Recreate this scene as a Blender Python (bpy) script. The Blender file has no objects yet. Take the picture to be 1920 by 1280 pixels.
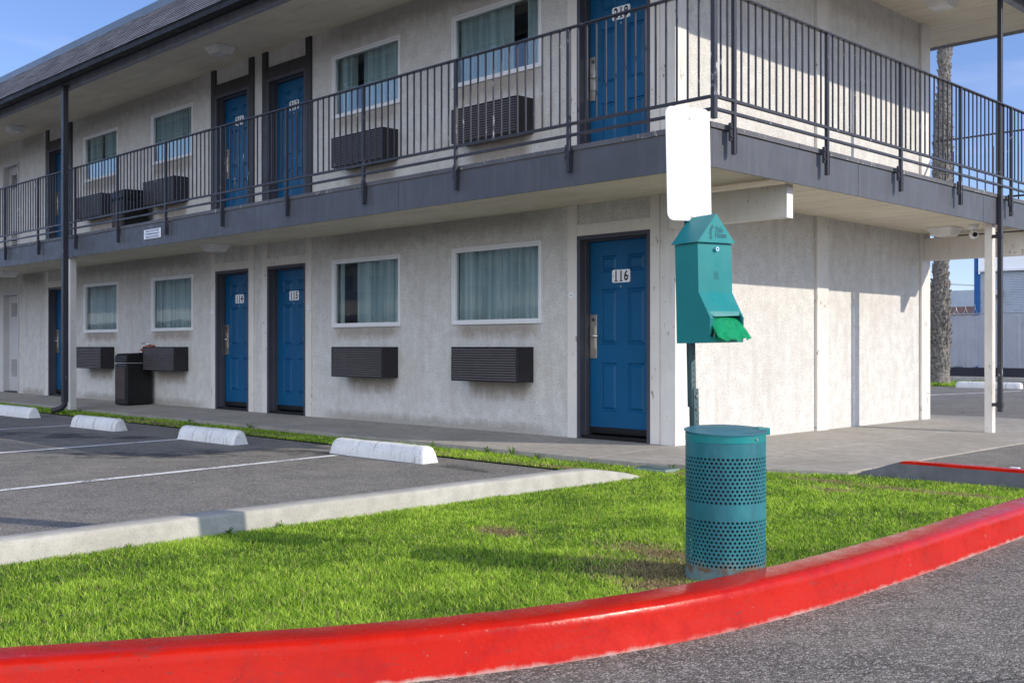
import bpy, math, random
import numpy as np
from mathutils import Matrix, Vector
random.seed(7); RNG = np.random.default_rng(11)
PI = math.pi
S = bpy.context.scene
COL = S.collection
R_ = math.radians

# ------------------------------------------------------------------ materials
def newmat(name):
    m = bpy.data.materials.new(name); m.use_nodes = True
    nt = m.node_tree; nt.nodes.clear()
    out = nt.nodes.new('ShaderNodeOutputMaterial')
    return m, nt, out
def N(nt, typ, **kw):
    n = nt.nodes.new(typ)
    for k, v in kw.items():
        if k.startswith('i_'):
            key = k[2:]
            key = int(key) if key.isdigit() else key.replace('_', ' ')
            n.inputs[key].default_value = v
        else: setattr(n, k, v)
    return n
def L(nt, a, b): nt.links.new(a, b)
def ramp(nt, src, stops):
    r = nt.nodes.new('ShaderNodeValToRGB')
    e = r.color_ramp.elements
    while len(e) < len(stops): e.new(0.5)
    for el, (p, c) in zip(e, stops):
        el.position = p
        el.color = (c, c, c, 1) if isinstance(c, (int, float)) else (*c, 1)
    L(nt, src, r.inputs[0]); return r.outputs[0]
def coord(nt): return nt.nodes.new('ShaderNodeNewGeometry').outputs['Position']
def ocoord(nt): return nt.nodes.new('ShaderNodeTexCoord').outputs['Object']
def noise(nt, vec, scale, detail=4, rough=.55, dist=0):
    n = N(nt, 'ShaderNodeTexNoise'); n.inputs['Scale'].default_value = scale
    n.inputs['Detail'].default_value = detail; n.inputs['Roughness'].default_value = rough
    n.inputs['Distortion'].default_value = dist
    L(nt, vec, n.inputs['Vector']); return n.outputs['Fac']
def vscale(nt, vec, s):
    m = N(nt, 'ShaderNodeMapping'); m.inputs['Scale'].default_value = s
    L(nt, vec, m.inputs['Vector']); return m.outputs[0]
def mix(nt, fac, a, b, mode='MIX'):
    m = N(nt, 'ShaderNodeMix', data_type='RGBA', blend_type=mode)
    if isinstance(fac, (int, float)): m.inputs[0].default_value = fac
    else: L(nt, fac, m.inputs[0])
    for i, c in ((6, a), (7, b)):
        if isinstance(c, tuple): m.inputs[i].default_value = (*c, 1)
        elif isinstance(c, (int, float)): m.inputs[i].default_value = (c, c, c, 1)
        else: L(nt, c, m.inputs[i])
    return m.outputs[2]
def bump(nt, h, strength, dist, prev=None):
    b = N(nt, 'ShaderNodeBump'); b.inputs['Strength'].default_value = strength
    b.inputs['Distance'].default_value = dist; L(nt, h, b.inputs['Height'])
    if prev is not None: L(nt, prev, b.inputs['Normal'])
    return b.outputs[0]
def math_(nt, op, a, b=None):
    m = N(nt, 'ShaderNodeMath', operation=op)
    for i, c in ((0, a), (1, b)):
        if c is None: continue
        if isinstance(c, (int, float)): m.inputs[i].default_value = c
        else: L(nt, c, m.inputs[i])
    return m.outputs[0]
def princ(nt, out, color, rough=.6, metal=0, normal=None, spec=.5, coat=0):
    p = N(nt, 'ShaderNodeBsdfPrincipled')
    if isinstance(color, tuple): p.inputs['Base Color'].default_value = (*color, 1)
    else: L(nt, color, p.inputs['Base Color'])
    if isinstance(rough, (int, float)): p.inputs['Roughness'].default_value = rough
    else: L(nt, rough, p.inputs['Roughness'])
    p.inputs['Metallic'].default_value = metal
    p.inputs['Specular IOR Level'].default_value = spec
    p.inputs['Coat Weight'].default_value = coat
    if normal is not None: L(nt, normal, p.inputs['Normal'])
    L(nt, p.outputs[0], out.inputs[0]); return p

def mat_stucco():
    m, nt, out = newmat('stucco'); c = coord(nt)
    big = noise(nt, c, .9, 5, .6, .4)
    streak = noise(nt, vscale(nt, c, (5, 5, .7)), 1.4, 5, .6)
    med = noise(nt, c, 7, 5, .65)
    fine = noise(nt, c, 70, 3, .65)
    fine2 = noise(nt, c, 210, 2, .6)
    col = mix(nt, ramp(nt, big, [(.35, 0), (.7, 1)]), (.74, .728, .70), (.675, .662, .635))
    col = mix(nt, ramp(nt, streak, [(.48, 0), (.72, .5)]), col, (.50, .46, .42))
    col = mix(nt, ramp(nt, med, [(.35, .5), (.62, 0)]), col, (.50, .47, .44))
    col = mix(nt, ramp(nt, fine, [(.37, .75), (.48, 0)]), col, (.33, .30, .27))
    h = mix(nt, .45, fine, fine2)
    nrm = bump(nt, h, 1.0, .009)
    nrm = bump(nt, med, .25, .01, nrm)
    princ(nt, out, col, .92, normal=nrm, spec=.2); return m
def mat_ceiling():
    m, nt, out = newmat('soffit_stucco'); c = coord(nt)
    a = noise(nt, c, 1.1, 5, .6, .5); f = noise(nt, c, 110, 3, .6)
    b = noise(nt, vscale(nt, c, (.6, 4, 4)), 2.2, 4, .6)
    col = mix(nt, ramp(nt, a, [(.35, 0), (.7, 1)]), (.84, .78, .64), (.72, .66, .53))
    col = mix(nt, ramp(nt, b, [(.5, 0), (.75, .6)]), col, (.55, .50, .41))
    col = mix(nt, ramp(nt, f, [(.32, .5), (.48, 0)]), col, (.25, .22, .18))
    princ(nt, out, col, .95, normal=bump(nt, f, .5, .004), spec=.15); return m
def mat_paint(name, col, rough=.5, var=.12, chip=0, chipcol=(.30, .24, .19), bumpy=.1, metal=0, spec=.5, streaks=0, scol=(.2, .15, .1)):
    m, nt, out = newmat(name); c = coord(nt)
    a = noise(nt, c, 2.3, 5, .6, .3)
    d = tuple(x * (1 - 2.2 * var) for x in col)
    cc = mix(nt, ramp(nt, a, [(.3, 0), (.75, 1)]), col, d)
    if streaks:
        s = noise(nt, vscale(nt, c, (14, 14, 1.1)), 1.2, 4, .6)
        cc = mix(nt, ramp(nt, s, [(.5, 0), (.75, streaks)]), cc, scol)
    if chip:
        k = noise(nt, vscale(nt, c, (1.5, 1.5, .6)), 18, 6, .75)
        k2 = noise(nt, c, 3, 3, .5)
        k = math_(nt, 'MULTIPLY', k, math_(nt, 'ADD', k2, .45))
        cc = mix(nt, ramp(nt, k, [(.66 - chip * .1, 0), (.69 - chip * .1, 1)]), cc, chipcol)
    f = noise(nt, c, 60, 4, .6)
    r = ramp(nt, noise(nt, c, 9, 4, .6), [(.3, max(0, rough - .08)), (.7, min(1, rough + .12))])
    princ(nt, out, cc, r, metal, bump(nt, f, bumpy, .003), spec if metal else spec * .6); return m
def mat_asphalt(name, base, agg, scale, bumps, crack=True):
    m, nt, out = newmat(name); c = coord(nt)
    v = N(nt, 'ShaderNodeTexVoronoi'); v.inputs['Scale'].default_value = scale; L(nt, c, v.inputs['Vector'])
    bw = N(nt, 'ShaderNodeSeparateColor'); L(nt, v.outputs['Color'], bw.inputs[0])
    v2 = N(nt, 'ShaderNodeTexVoronoi'); v2.inputs['Scale'].default_value = scale * .45; L(nt, c, v2.inputs['Vector'])
    bw2 = N(nt, 'ShaderNodeSeparateColor'); L(nt, v2.outputs['Color'], bw2.inputs[0])
    big = noise(nt, c, .9, 6, .65, .8); mid = noise(nt, c, 4.5, 5, .65); fine = noise(nt, c, 160, 3, .6)
    b2 = tuple(x * k_ for x, k_ in zip(base, (1.95, 1.85, 1.75))); b3 = tuple(x * .5 for x in base)
    col = mix(nt, ramp(nt, big, [(.3, 0), (.72, 1)]), base, b2)
    col = mix(nt, ramp(nt, mid, [(.35, .5), (.6, 0)]), col, b3)
    col = mix(nt, ramp(nt, bw.outputs[0], [(.0, .75), (.30, 0)]), col, tuple(x * .25 for x in base))
    stone = ramp(nt, bw.outputs[1], [(.70, 0), (.80, .85)])
    col = mix(nt, stone, col, mix(nt, bw.outputs[2], agg, tuple(x * 1.9 for x in agg)))
    stone2 = ramp(nt, bw2.outputs[1], [(.86, 0), (.93, .7)])
    col = mix(nt, stone2, col, mix(nt, bw2.outputs[2], tuple(x * .8 for x in agg), tuple(x * 1.7 for x in agg)))
    col = mix(nt, ramp(nt, fine, [(.35, .6), (.55, 0)]), col, b3)
    ck = N(nt, 'ShaderNodeTexVoronoi', feature='DISTANCE_TO_EDGE'); ck.inputs['Scale'].default_value = .55
    wv = N(nt, 'ShaderNodeTexNoise'); wv.inputs['Scale'].default_value = 2.5; wv.inputs['Detail'].default_value = 6; L(nt, c, wv.inputs['Vector'])
    L(nt, mix(nt, .12, c, wv.outputs['Color']), ck.inputs['Vector'])
    cm = math_(nt, 'MULTIPLY', ramp(nt, ck.outputs['Distance'], [(.0015, .8), (.005, 0)]), ramp(nt, noise(nt, c, .8, 3, .5), [(.50, 0), (.58, 1)]))
    col = mix(nt, cm, col, tuple(x * .3 for x in base))
    h = math_(nt, 'SUBTRACT', 1.0, v.outputs['Distance'])
    nrm = bump(nt, h, bumps, .006)
    nrm = bump(nt, mid, .3, .012, nrm)
    princ(nt, out, col, .9, normal=nrm, spec=.25); return m, nt
def mat_concrete(name, a=(.36, .335, .30), b=(.27, .25, .225), pits=.5, bs=.25, red=0):
    m, nt, out = newmat(name); c = coord(nt)
    big = noise(nt, c, 1.0, 6, .6, .5); mid = noise(nt, c, 9, 5, .65); f = noise(nt, c, 130, 3, .6)
    col = mix(nt, ramp(nt, big, [(.3, 0), (.72, 1)]), a, b)
    col = mix(nt, ramp(nt, mid, [(.38, .45), (.6, 0)]), col, tuple(x * .72 for x in b))
    col = mix(nt, ramp(nt, f, [(.3, .4), (.5, 0)]), col, tuple(x * .6 for x in b))
    v = N(nt, 'ShaderNodeTexVoronoi'); v.inputs['Scale'].default_value = 52; L(nt, c, v.inputs['Vector'])
    pit = ramp(nt, v.outputs['Distance'], [(.06, pits * .7), (.15, 0)])
    gate = ramp(nt, noise(nt, c, 5, 3, .5), [(.44, 0), (.54, 1)])
    pit = math_(nt, 'MULTIPLY', pit, gate)
    col = mix(nt, pit, col, (.10, .085, .07))
    princ(nt, out, col, .88, normal=bump(nt, mix(nt, .5, f, mid), bs, .006), spec=.25); return m

MT = {}
MT['stucco'] = mat_stucco(); MT['soffit'] = mat_ceiling()
MT['trim'] = mat_paint('beige_trim_paint', (.74, .70, .65), .55, .06, .35, streaks=.3, scol=(.56, .51, .45))
MT['trim_worn'] = mat_paint('worn_white_paint', (.74, .71, .67), .6, .08, .45, streaks=.3, scol=(.42, .36, .3))
MT['darktrim'] = mat_paint('charcoal_trim_paint', (.050, .047, .050), .45, .1)
MT['frame'] = mat_paint('door_frame_paint', (.075, .075, .092), .4, .1)
MT['rail'] = mat_paint('railing_grey_paint', (.042, .042, .052), .38, .12, .12, (.35, .35, .36))
MT['fascia'] = mat_paint('fascia_grey_paint', (.090, .094, .110), .45, .12, streaks=.35, scol=(.15, .145, .155), bumpy=.15)
MT['fascia_lip'] = mat_paint('deck_edge_paint', (.12, .12, .135), .55, .15, .55, (.42, .40, .38), bumpy=.6)
MT['blue'] = mat_paint('blue_door_paint', (.003, .088, .215), .38, .08, bumpy=.05)
MT['steel'] = mat_paint('brushed_steel', (.74, .66, .55), .36, .1, metal=1, bumpy=.02)
MT['chrome'] = mat_paint('chrome', (.75, .75, .75), .12, .02, metal=1, bumpy=0)
MT['winframe'] = mat_paint('white_vinyl', (.80, .80, .82), .4, .04, bumpy=.02)
MT['white'] = mat_paint('white_enamel', (.86, .87, .90), .42, .02, bumpy=.02)
MT['ac'] = mat_paint('ac_dark_bronze', (.025, .023, .027), .45, .15, bumpy=.05)
MT['slat'] = mat_paint('ac_louvre_bronze', (.13, .115, .12), .4, .1)
MT['black'] = mat_paint('black_plastic', (.012, .012, .013), .4, .1, bumpy=.05)
MT['brownpanel'] = mat_paint('brown_panel', (.085, .06, .05), .6, .1)
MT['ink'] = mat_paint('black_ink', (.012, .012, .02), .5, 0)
MT['blueink'] = mat_paint('blue_ink', (.04, .08, .25), .5, 0)
MT['metal_light'] = mat_paint('coping_metal', (.15, .18, .215), .35, .1, metal=.3)
MT['doorwhite'] = mat_paint('offwhite_door_paint', (.55, .54, .54), .5, .08)
MT['walk'] = mat_concrete('walkway_concrete', (.42, .39, .35), (.30, .275, .24), .0, .12)
MT['kerb'] = mat_concrete('kerb_concrete', (.50, .48, .44), (.38, .36, .32), 1.0, .4)
MT['kerbshade'] = mat_concrete('kerb_concrete_shaded', (.20, .20, .21), (.13, .13, .14), .9, .4)
MT['lot'], _n = mat_asphalt('parking_asphalt', (.155, .148, .135), (.27, .255, .235), 170, .45)
MT['street'], _n = mat_asphalt('street_asphalt', (.140, .130, .116), (.29, .262, .235), 125, .65)
MT['teal'] = mat_paint('teal_powder_coat', (.014, .225, .23), .34, .12, bumpy=.04)
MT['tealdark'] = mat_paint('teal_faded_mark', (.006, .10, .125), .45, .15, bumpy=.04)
MT['pole'] = mat_paint('green_channel_steel', (.075, .13, .14), .5, .15, .3, (.25, .25, .24), metal=.2)
MT['glassfix'] = mat_paint('prismatic_lens', (.93, .92, .90), .25, .12, bumpy=.6)
MT['roomdark'] = mat_paint('dark_room_wall', (.24, .27, .29), .8, .1)
MT['line'] = mat_paint('white_line_paint', (.78, .78, .78), .7, .08, 1.0, (.14, .14, .14), bumpy=.4)
MT['fence'] = mat_paint('fence_slat_plastic', (.50, .52, .60), .55, .08, streaks=.3, scol=(.36, .38, .48))
MT['wire'] = mat_paint('galvanised_wire', (.45, .46, .48), .4, .05, metal=.6)
MT['corr'] = mat_paint('corrugated_siding', (.42, .47, .54), .5, .08)
MT['bluepaint'] = mat_paint('bright_blue_paint', (.01, .10, .32), .5, .05)
MT['brownwall'] = mat_paint('brown_distant_wall', (.22, .15, .14), .9, .1)
MT['greywall'] = mat_paint('grey_distant_wall', (.42, .41, .42), .9, .1)
MT['orange'] = mat_paint('orange_plastic', (.45, .10, .04), .5, .1)

def mat_wheelstop():
    m, nt, out = newmat('wheel_stop_paint'); c = coord(nt)
    a = noise(nt, c, 5, 6, .7); f = noise(nt, c, 40, 5, .7); s = noise(nt, vscale(nt, c, (7, 1, 1)), 3, 5, .7)
    col = mix(nt, ramp(nt, a, [(.35, 0), (.7, 1)]), (.84, .83, .81), (.72, .71, .70))
    col = mix(nt, ramp(nt, s, [(.54, 0), (.66, .7)]), col, (.36, .34, .32))
    col = mix(nt, ramp(nt, f, [(.34, .8), (.41, 0)]), col, (.3, .28, .26))
    princ(nt, out, col, .7, normal=bump(nt, mix(nt, .5, a, f), .5, .012)); return m
MT['stop'] = mat_wheelstop()
def mat_red():
    m, nt, out = newmat('red_kerb_paint'); c = coord(nt)
    a = noise(nt, c, 1.6, 5, .6, .4); mid = noise(nt, c, 7, 6, .68); f = noise(nt, c, 55, 4, .65)
    col = mix(nt, ramp(nt, a, [(.3, 0), (.7, 1)]), (.53, .012, .002), (.43, .009, .002))
    col = mix(nt, ramp(nt, mid, [(.3, .45), (.5, 0)]), col, (.27, .004, .005))
    v = N(nt, 'ShaderNodeTexVoronoi'); v.inputs['Scale'].default_value = 26; L(nt, c, v.inputs['Vector'])
    gate = ramp(nt, noise(nt, c, 3.5, 4, .6), [(.52, 0), (.6, 1)])
    pit = math_(nt, 'MULTIPLY', ramp(nt, v.outputs['Distance'], [(.04, 1), (.13, 0)]), gate)
    col = mix(nt, pit, col, (.20, .01, .01))
    # worn strip where the paint stops against the road
    sep = N(nt, 'ShaderNodeSeparateXYZ'); L(nt, c, sep.inputs[0])
    edge = math_(nt, 'SUBTRACT', sep.outputs[2], math_(nt, 'MULTIPLY', noise(nt, c, 14, 5, .7), .045))
    worn = ramp(nt, math_(nt, 'ADD', edge, .2), [(.006, 1), (.022, 0)])
    worn = math_(nt, 'MULTIPLY', worn, ramp(nt, noise(nt, c, 1.3, 4, .65), [(.42, .12), (.58, .9)]))
    col = mix(nt, worn, col, (.46, .38, .34))
    scuff = math_(nt, 'MULTIPLY', ramp(nt, noise(nt, vscale(nt, c, (1, 1, 3.5)), 11, 6, .75, 1.2), [(.56, 0), (.68, .75)]), ramp(nt, a, [(.42, 0), (.6, 1)]))
    col = mix(nt, scuff, col, (.17, .035, .03))
    chip = math_(nt, 'MULTIPLY', ramp(nt, noise(nt, c, 38, 5, .7), [(.665, 0), (.69, .9)]), ramp(nt, noise(nt, c, 2.6, 3, .5), [(.50, 0), (.60, 1)]))
    col = mix(nt, chip, col, (.36, .27, .24))
    cr_ = N(nt, 'ShaderNodeTexVoronoi', feature='DISTANCE_TO_EDGE'); cr_.inputs['Scale'].default_value = 2.1; L(nt, mix(nt, .06, c, N(nt, 'ShaderNodeTexNoise', i_Scale=9.0).outputs['Color']), cr_.inputs['Vector'])
    crk = math_(nt, 'MULTIPLY', ramp(nt, cr_.outputs['Distance'], [(.002, .7), (.006, 0)]), ramp(nt, noise(nt, c, 1.7, 3, .5), [(.52, 0), (.6, 1)]))
    col = mix(nt, crk, col, (.12, .008, .006))
    h = mix(nt, .5, mid, f)
    nrm = bump(nt, h, .26, .007)
    nrm = bump(nt, pit, .5, -.004, nrm)
    r = ramp(nt, mid, [(.3, .17), (.7, .36)])
    princ(nt, out, col, r, normal=nrm, spec=.20); return m
MT['red'] = mat_red()
def mat_shingle():
    m, nt, out = newmat('shingle'); c = coord(nt)
    a = noise(nt, c, 2.5, 5, .6); f = noise(nt, c, 150, 3, .6)
    v = N(nt, 'ShaderNodeTexVoronoi'); v.inputs['Scale'].default_value = 4.5; L(nt, c, v.inputs['Vector'])
    sc = N(nt, 'ShaderNodeSeparateColor'); L(nt, v.outputs['Color'], sc.inputs[0])
    col = mix(nt, sc.outputs[0], (.21, .20, .21), (.33, .315, .325))
    col = mix(nt, ramp(nt, a, [(.35, 0), (.7, .5)]), col, (.22, .205, .21))
    col = mix(nt, ramp(nt, f, [(.35, .7), (.5, 0)]), col, (.06, .06, .065))
    princ(nt, out, col, .9, normal=bump(nt, f, .5, .004), spec=.2); return m
MT['shingle'] = mat_shingle()
def mat_glass():
    m, nt, out = newmat('window_glass')
    t = N(nt, 'ShaderNodeBsdfTransparent'); t.inputs[0].default_value = (.72, .82, .83, 1)
    g = N(nt, 'ShaderNodeBsdfGlossy'); g.inputs['Roughness'].default_value = .015; g.inputs[0].default_value = (.9, .97, 1, 1)
    lw = N(nt, 'ShaderNodeFresnel'); lw.inputs[0].default_value = 1.72
    c = coord(nt)
    L(nt, bump(nt, noise(nt, c, 1.6, 2, .5), .08, .02), g.inputs['Normal'])
    mx = N(nt, 'ShaderNodeMixShader'); L(nt, math_(nt, 'MULTIPLY', lw.outputs[0], 1.5), mx.inputs[0])
    L(nt, t.outputs[0], mx.inputs[1]); L(nt, g.outputs[0], mx.inputs[2]); L(nt, mx.outputs[0], out.inputs[0]); return m
MT['glass'] = mat_glass()
def mat_curtain():
    m, nt, out = newmat('curtain_cloth'); c = coord(nt)
    f = noise(nt, vscale(nt, c, (22, 22, .5)), 1, 3, .6)
    col = mix(nt, ramp(nt, f, [(.38, 0), (.62, 1)]), (.95, .97, .96), (.66, .73, .74))  # pleat shading is drawn into the cloth colour as vertical stripes
    d = N(nt, 'ShaderNodeBsdfDiffuse'); L(nt, col, d.inputs[0])
    t = N(nt, 'ShaderNodeBsdfTranslucent'); L(nt, col, t.inputs[0])
    mx = N(nt, 'ShaderNodeMixShader'); mx.inputs[0].default_value = .12
    L(nt, d.outputs[0], mx.inputs[1]); L(nt, t.outputs[0], mx.inputs[2]); L(nt, mx.outputs[0], out.inputs[0]); return m
MT['curtain'] = mat_curtain()
def mat_bag():
    m, nt, out = newmat('green_bag_film')
    c = coord(nt); f = noise(nt, c, 38, 6, .7, .8)
    nrm = bump(nt, f, 1.0, .022)
    p = N(nt, 'ShaderNodeBsdfPrincipled'); p.inputs['Base Color'].default_value = (.03, .66, .33, 1)
    p.inputs['Roughness'].default_value = .10; L(nt, nrm, p.inputs['Normal'])
    t = N(nt, 'ShaderNodeBsdfTranslucent'); t.inputs[0].default_value = (.04, .75, .35, 1)
    mx = N(nt, 'ShaderNodeMixShader'); mx.inputs[0].default_value = .55
    L(nt, p.outputs[0], mx.inputs[1]); L(nt, t.outputs[0], mx.inputs[2]); L(nt, mx.outputs[0], out.inputs[0]); return m
MT['bag'] = mat_bag()
def mat_binsteel():
    m, nt, out = newmat('teal_weathered_steel'); c = coord(nt)
    sep = N(nt, 'ShaderNodeSeparateXYZ'); L(nt, c, sep.inputs[0])
    a = noise(nt, vscale(nt, c, (1, 1, .35)), 6, 5, .65, .6); n2 = noise(nt, c, 22, 5, .7)
    col = mix(nt, ramp(nt, a, [(.35, 0), (.68, 1)]), (.007, .115, .145), (.026, .20, .235))
    low = ramp(nt, math_(nt, 'ADD', math_(nt, 'MULTIPLY', sep.outputs[2], -5), math_(nt, 'MULTIPLY', a, .9)), [(.30, 0), (.62, .8)])
    col = mix(nt, low, col, (.17, .23, .23))
    rust = math_(nt, 'ADD', math_(nt, 'MULTIPLY', math_(nt, 'ABSOLUTE', math_(nt, 'ADD', sep.outputs[2], .015)), -9), math_(nt, 'MULTIPLY', n2, 1.3))
    col = mix(nt, ramp(nt, rust, [(.42, 0), (.62, .85)]), col, (.14, .065, .025))
    princ(nt, out, col, ramp(nt, n2, [(.3, .40), (.7, .6)]), normal=bump(nt, n2, .12, .004)); return m
MT['bin'] = mat_binsteel()
def mat_grass():
    m, nt, out = newmat('grass_blade')
    at = N(nt, 'ShaderNodeVertexColor', layer_name='tint')
    d = N(nt, 'ShaderNodeBsdfPrincipled'); L(nt, at.outputs[0], d.inputs['Base Color'])
    d.inputs['Roughness'].default_value = .5; d.inputs['Specular IOR Level'].default_value = .35
    t = N(nt, 'ShaderNodeBsdfTranslucent')
    L(nt, mix(nt, 1.0, at.outputs[0], (1.5, 1.75, .9), 'MULTIPLY'), t.inputs[0])
    mx = N(nt, 'ShaderNodeMixShader'); mx.inputs[0].default_value = .38
    L(nt, d.outputs[0], mx.inputs[1]); L(nt, t.outputs[0], mx.inputs[2]); L(nt, mx.outputs[0], out.inputs[0]); return m
MT['grass'] = mat_grass()
def mat_soil():
    m, nt, out = newmat('lawn_soil'); c = coord(nt)
    a = noise(nt, c, 3, 5, .6); f = noise(nt, c, 60, 4, .7)
    col = mix(nt, ramp(nt, a, [(.4, 0), (.6, 1)]), (.045, .06, .018), (.08, .075, .03))
    col = mix(nt, ramp(nt, f, [(.35, .7), (.6, 0)]), col, (.03, .028, .015))
    princ(nt, out, col, .95, normal=bump(nt, f, .8, .02)); return m
MT['soil'] = mat_soil()
def mat_straw():
    m, nt, out = newmat('dead_grass_mulch'); c = coord(nt)
    f = noise(nt, c, 70, 5, .7, 1.0); g = noise(nt, c, 14, 4, .6)
    col = mix(nt, ramp(nt, f, [(.35, 0), (.65, 1)]), (.16, .10, .05), (.48, .36, .20))
    col = mix(nt, ramp(nt, g, [(.4, .5), (.6, 0)]), col, (.08, .05, .025))
    princ(nt, out, col, .95, normal=bump(nt, f, 1, .02)); return m
MT['straw'] = mat_straw()
def mat_palm():
    m, nt, out = newmat('palm_bark'); c = coord(nt)
    f = noise(nt, vscale(nt, c, (3, 3, 6)), 3, 6, .7)
    col = mix(nt, ramp(nt, f, [(.35, 0), (.65, 1)]), (.075, .066, .06), (.30, .275, .25))
    princ(nt, out, col, .95, normal=bump(nt, f, .6, .04)); return m
MT['palm'] = mat_palm()
MT['frond'] = mat_paint('palm_frond', (.05, .09, .03), .5, .2)
MT['leaf'] = mat_paint('distant_foliage', (.05, .08, .035), .8, .3)

# ------------------------------------------------------------------ mesh building
class MB:
    def __init__(s): s.v = []; s.f = []; s.mi = []
    def add(s, vs, fs, m=0):
        o = len(s.v); s.v += [tuple(v) for v in vs]
        for f in fs: s.f.append(tuple(i + o for i in f)); s.mi.append(m)
        return s
    def box(s, x0, x1, y0, y1, z0, z1, m=0, mat=None):
        if x0 > x1: x0, x1 = x1, x0
        if y0 > y1: y0, y1 = y1, y0
        vs = [(x0, y0, z0), (x1, y0, z0), (x1, y1, z0), (x0, y1, z0), (x0, y0, z1), (x1, y0, z1), (x1, y1, z1), (x0, y1, z1)]
        if mat is not None: vs = [mat @ Vector(v) for v in vs]
        return s.add(vs, [(0, 3, 2, 1), (4, 5, 6, 7), (0, 1, 5, 4), (1, 2, 6, 5), (2, 3, 7, 6), (3, 0, 4, 7)], m)
    def quad(s, a, b, c, d, m=0): return s.add([a, b, c, d], [(0, 1, 2, 3)], m)
    def prism(s, poly, axis, a, b, m=0):
        """poly: list of 2-D points in the plane across axis; extruded from a to b"""
        def P(p, t):
            return {'x': (t, p[0], p[1]), 'y': (p[0], t, p[1]), 'z': (p[0], p[1], t)}[axis]
        n = len(poly)
        s.add([P(p, a) for p in poly] + [P(p, b) for p in poly],
              [tuple(range(n)), tuple(range(2 * n - 1, n - 1, -1))] + [(i, i + n, (i + 1) % n + n, (i + 1) % n) for i in range(n)], m)
        return s
    def tube(s, pts, r, n=8, m=0, cap=True):
        rings = []; pts = [Vector(p) for p in pts]
        for i, p in enumerate(pts):
            d = (pts[min(i + 1, len(pts) - 1)] - pts[max(i - 1, 0)]).normalized()
            u = d.orthogonal().normalized() if i == 0 else (u - d * u.dot(d)).normalized()
            w = d.cross(u); rr = r[i] if isinstance(r, (list, tuple)) else r
            rings.append([p + (u * math.cos(2 * PI * k / n) + w * math.sin(2 * PI * k / n)) * rr for k in range(n)])
        o = len(s.v)
        for q in rings: s.v += [tuple(v) for v in q]
        for i in range(len(rings) - 1):
            for k in range(n):
                s.f.append((o + i * n + k, o + i * n + (k + 1) % n, o + (i + 1) * n + (k + 1) % n, o + (i + 1) * n + k)); s.mi.append(m)
        if cap:
            s.f.append(tuple(o + k for k in range(n))[::-1]); s.mi.append(m)
            s.f.append(tuple(o + (len(rings) - 1) * n + k for k in range(n))); s.mi.append(m)
        return s
    def xf(s, M):
        s.v = [tuple(M @ Vector(v)) for v in s.v]; return s
    def build(s, name, mats, parent=None, bevel=0, smooth=False, seg=2, norm=True):
        me = bpy.data.meshes.new(name); me.from_pydata(s.v, [], s.f)
        if not isinstance(mats, (list, tuple)): mats = [mats]
        for m in mats: me.materials.append(m)
        me.polygons.foreach_set('material_index', s.mi)
        if smooth: me.polygons.foreach_set('use_smooth', [True] * len(s.f))
        me.update()
        if norm:
            import bmesh
            b = bmesh.new(); b.from_mesh(me); bmesh.ops.recalc_face_normals(b, faces=b.faces); b.to_mesh(me); b.free()
        o = bpy.data.objects.new(name, me); COL.objects.link(o)
        if parent: o.parent = parent
        if bevel:
            md = o.modifiers.new('edge', 'BEVEL'); md.width = bevel; md.segments = seg; md.limit_method = 'ANGLE'; md.angle_limit = R_(35)
        return o
def tag(o, label=None, cat=None, group=None, kind=None):
    if label: o['label'] = label
    if cat: o['category'] = cat
    if group: o['group'] = group
    if kind: o['kind'] = kind
    return o
def thing(name, label, cat, loc=(0, 0, 0), group=None):
    o = bpy.data.objects.new(name, None); o.location = loc; o.empty_display_size = .2; COL.objects.link(o)
    return tag(o, label, cat, group)
def children(o): return [c for c in bpy.data.objects if c.parent == o]
def copy_tree(o, parent=None):
    c = o.copy(); COL.objects.link(c)
    if parent is not None: c.parent = parent
    for ch in children(o): copy_tree(ch, c)
    return c
def struct(o): o['kind'] = 'structure'; return o

def text_mb(s, size, m=0, offset=0.0, shear=0, align='CENTER', squeeze=1.0, font_extrude=0.0):
    cu = bpy.data.curves.new('lettering', 'FONT'); cu.body = s; cu.size = size; cu.offset = offset; cu.shear = shear
    cu.align_x = align; cu.align_y = 'CENTER'; cu.resolution_u = 4; cu.extrude = font_extrude
    ob = bpy.data.objects.new('lettering', cu); COL.objects.link(ob)
    dg = bpy.context.evaluated_depsgraph_get(); ev = ob.evaluated_get(dg); me = ev.to_mesh()
    b = MB(); b.add([(v.co.x * squeeze, v.co.y, v.co.z) for v in me.vertices], [tuple(p.vertices) for p in me.polygons], m)
    ev.to_mesh_clear(); bpy.data.objects.remove(ob); bpy.data.curves.remove(cu)
    return b
def merge(a, b): a.add(b.v, b.f); a.mi[-len(b.mi):] = b.mi; return a

# ------------------------------------------------------------------ ground
def sheet(name, poly, z, mat, zf=None, thick=0):
    b = MB(); n = len(poly)
    if thick:
        b.add([(x, y, z) for x, y in poly] + [(x, y, z - thick) for x, y in poly],
              [tuple(range(n))] + [(i, i + n, (i + 1) % n + n, (i + 1) % n) for i in range(n)])
    else: b.add([(x, y, z) for x, y in poly], [tuple(range(n))])
    return struct(b.build(name, mat))
sheet('street', [(-300, -300), (300, -300), (300, 400), (-300, 400)], -.17, MT['street'])
lot = sheet('parking_lot', [(-60, -40), (-4, -40), (-4, -10.1), (.3, -9.4), (.80, -8.8), (.80, -1.75), (-60, -1.75)], -.09, MT['lot'], thick=.07)
sheet('driveway', [(2.03, -.20), (3.95, -.20), (9, 0), (9, 6.98), (2.03, 6.98)], -.062, MT['lot'], thick=.1)
sheet('rear_parking_lot', [(-60, 6.98), (40, 6.98), (40, 60), (-60, 60)], -.09, MT['lot'], thick=.07)

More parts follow.
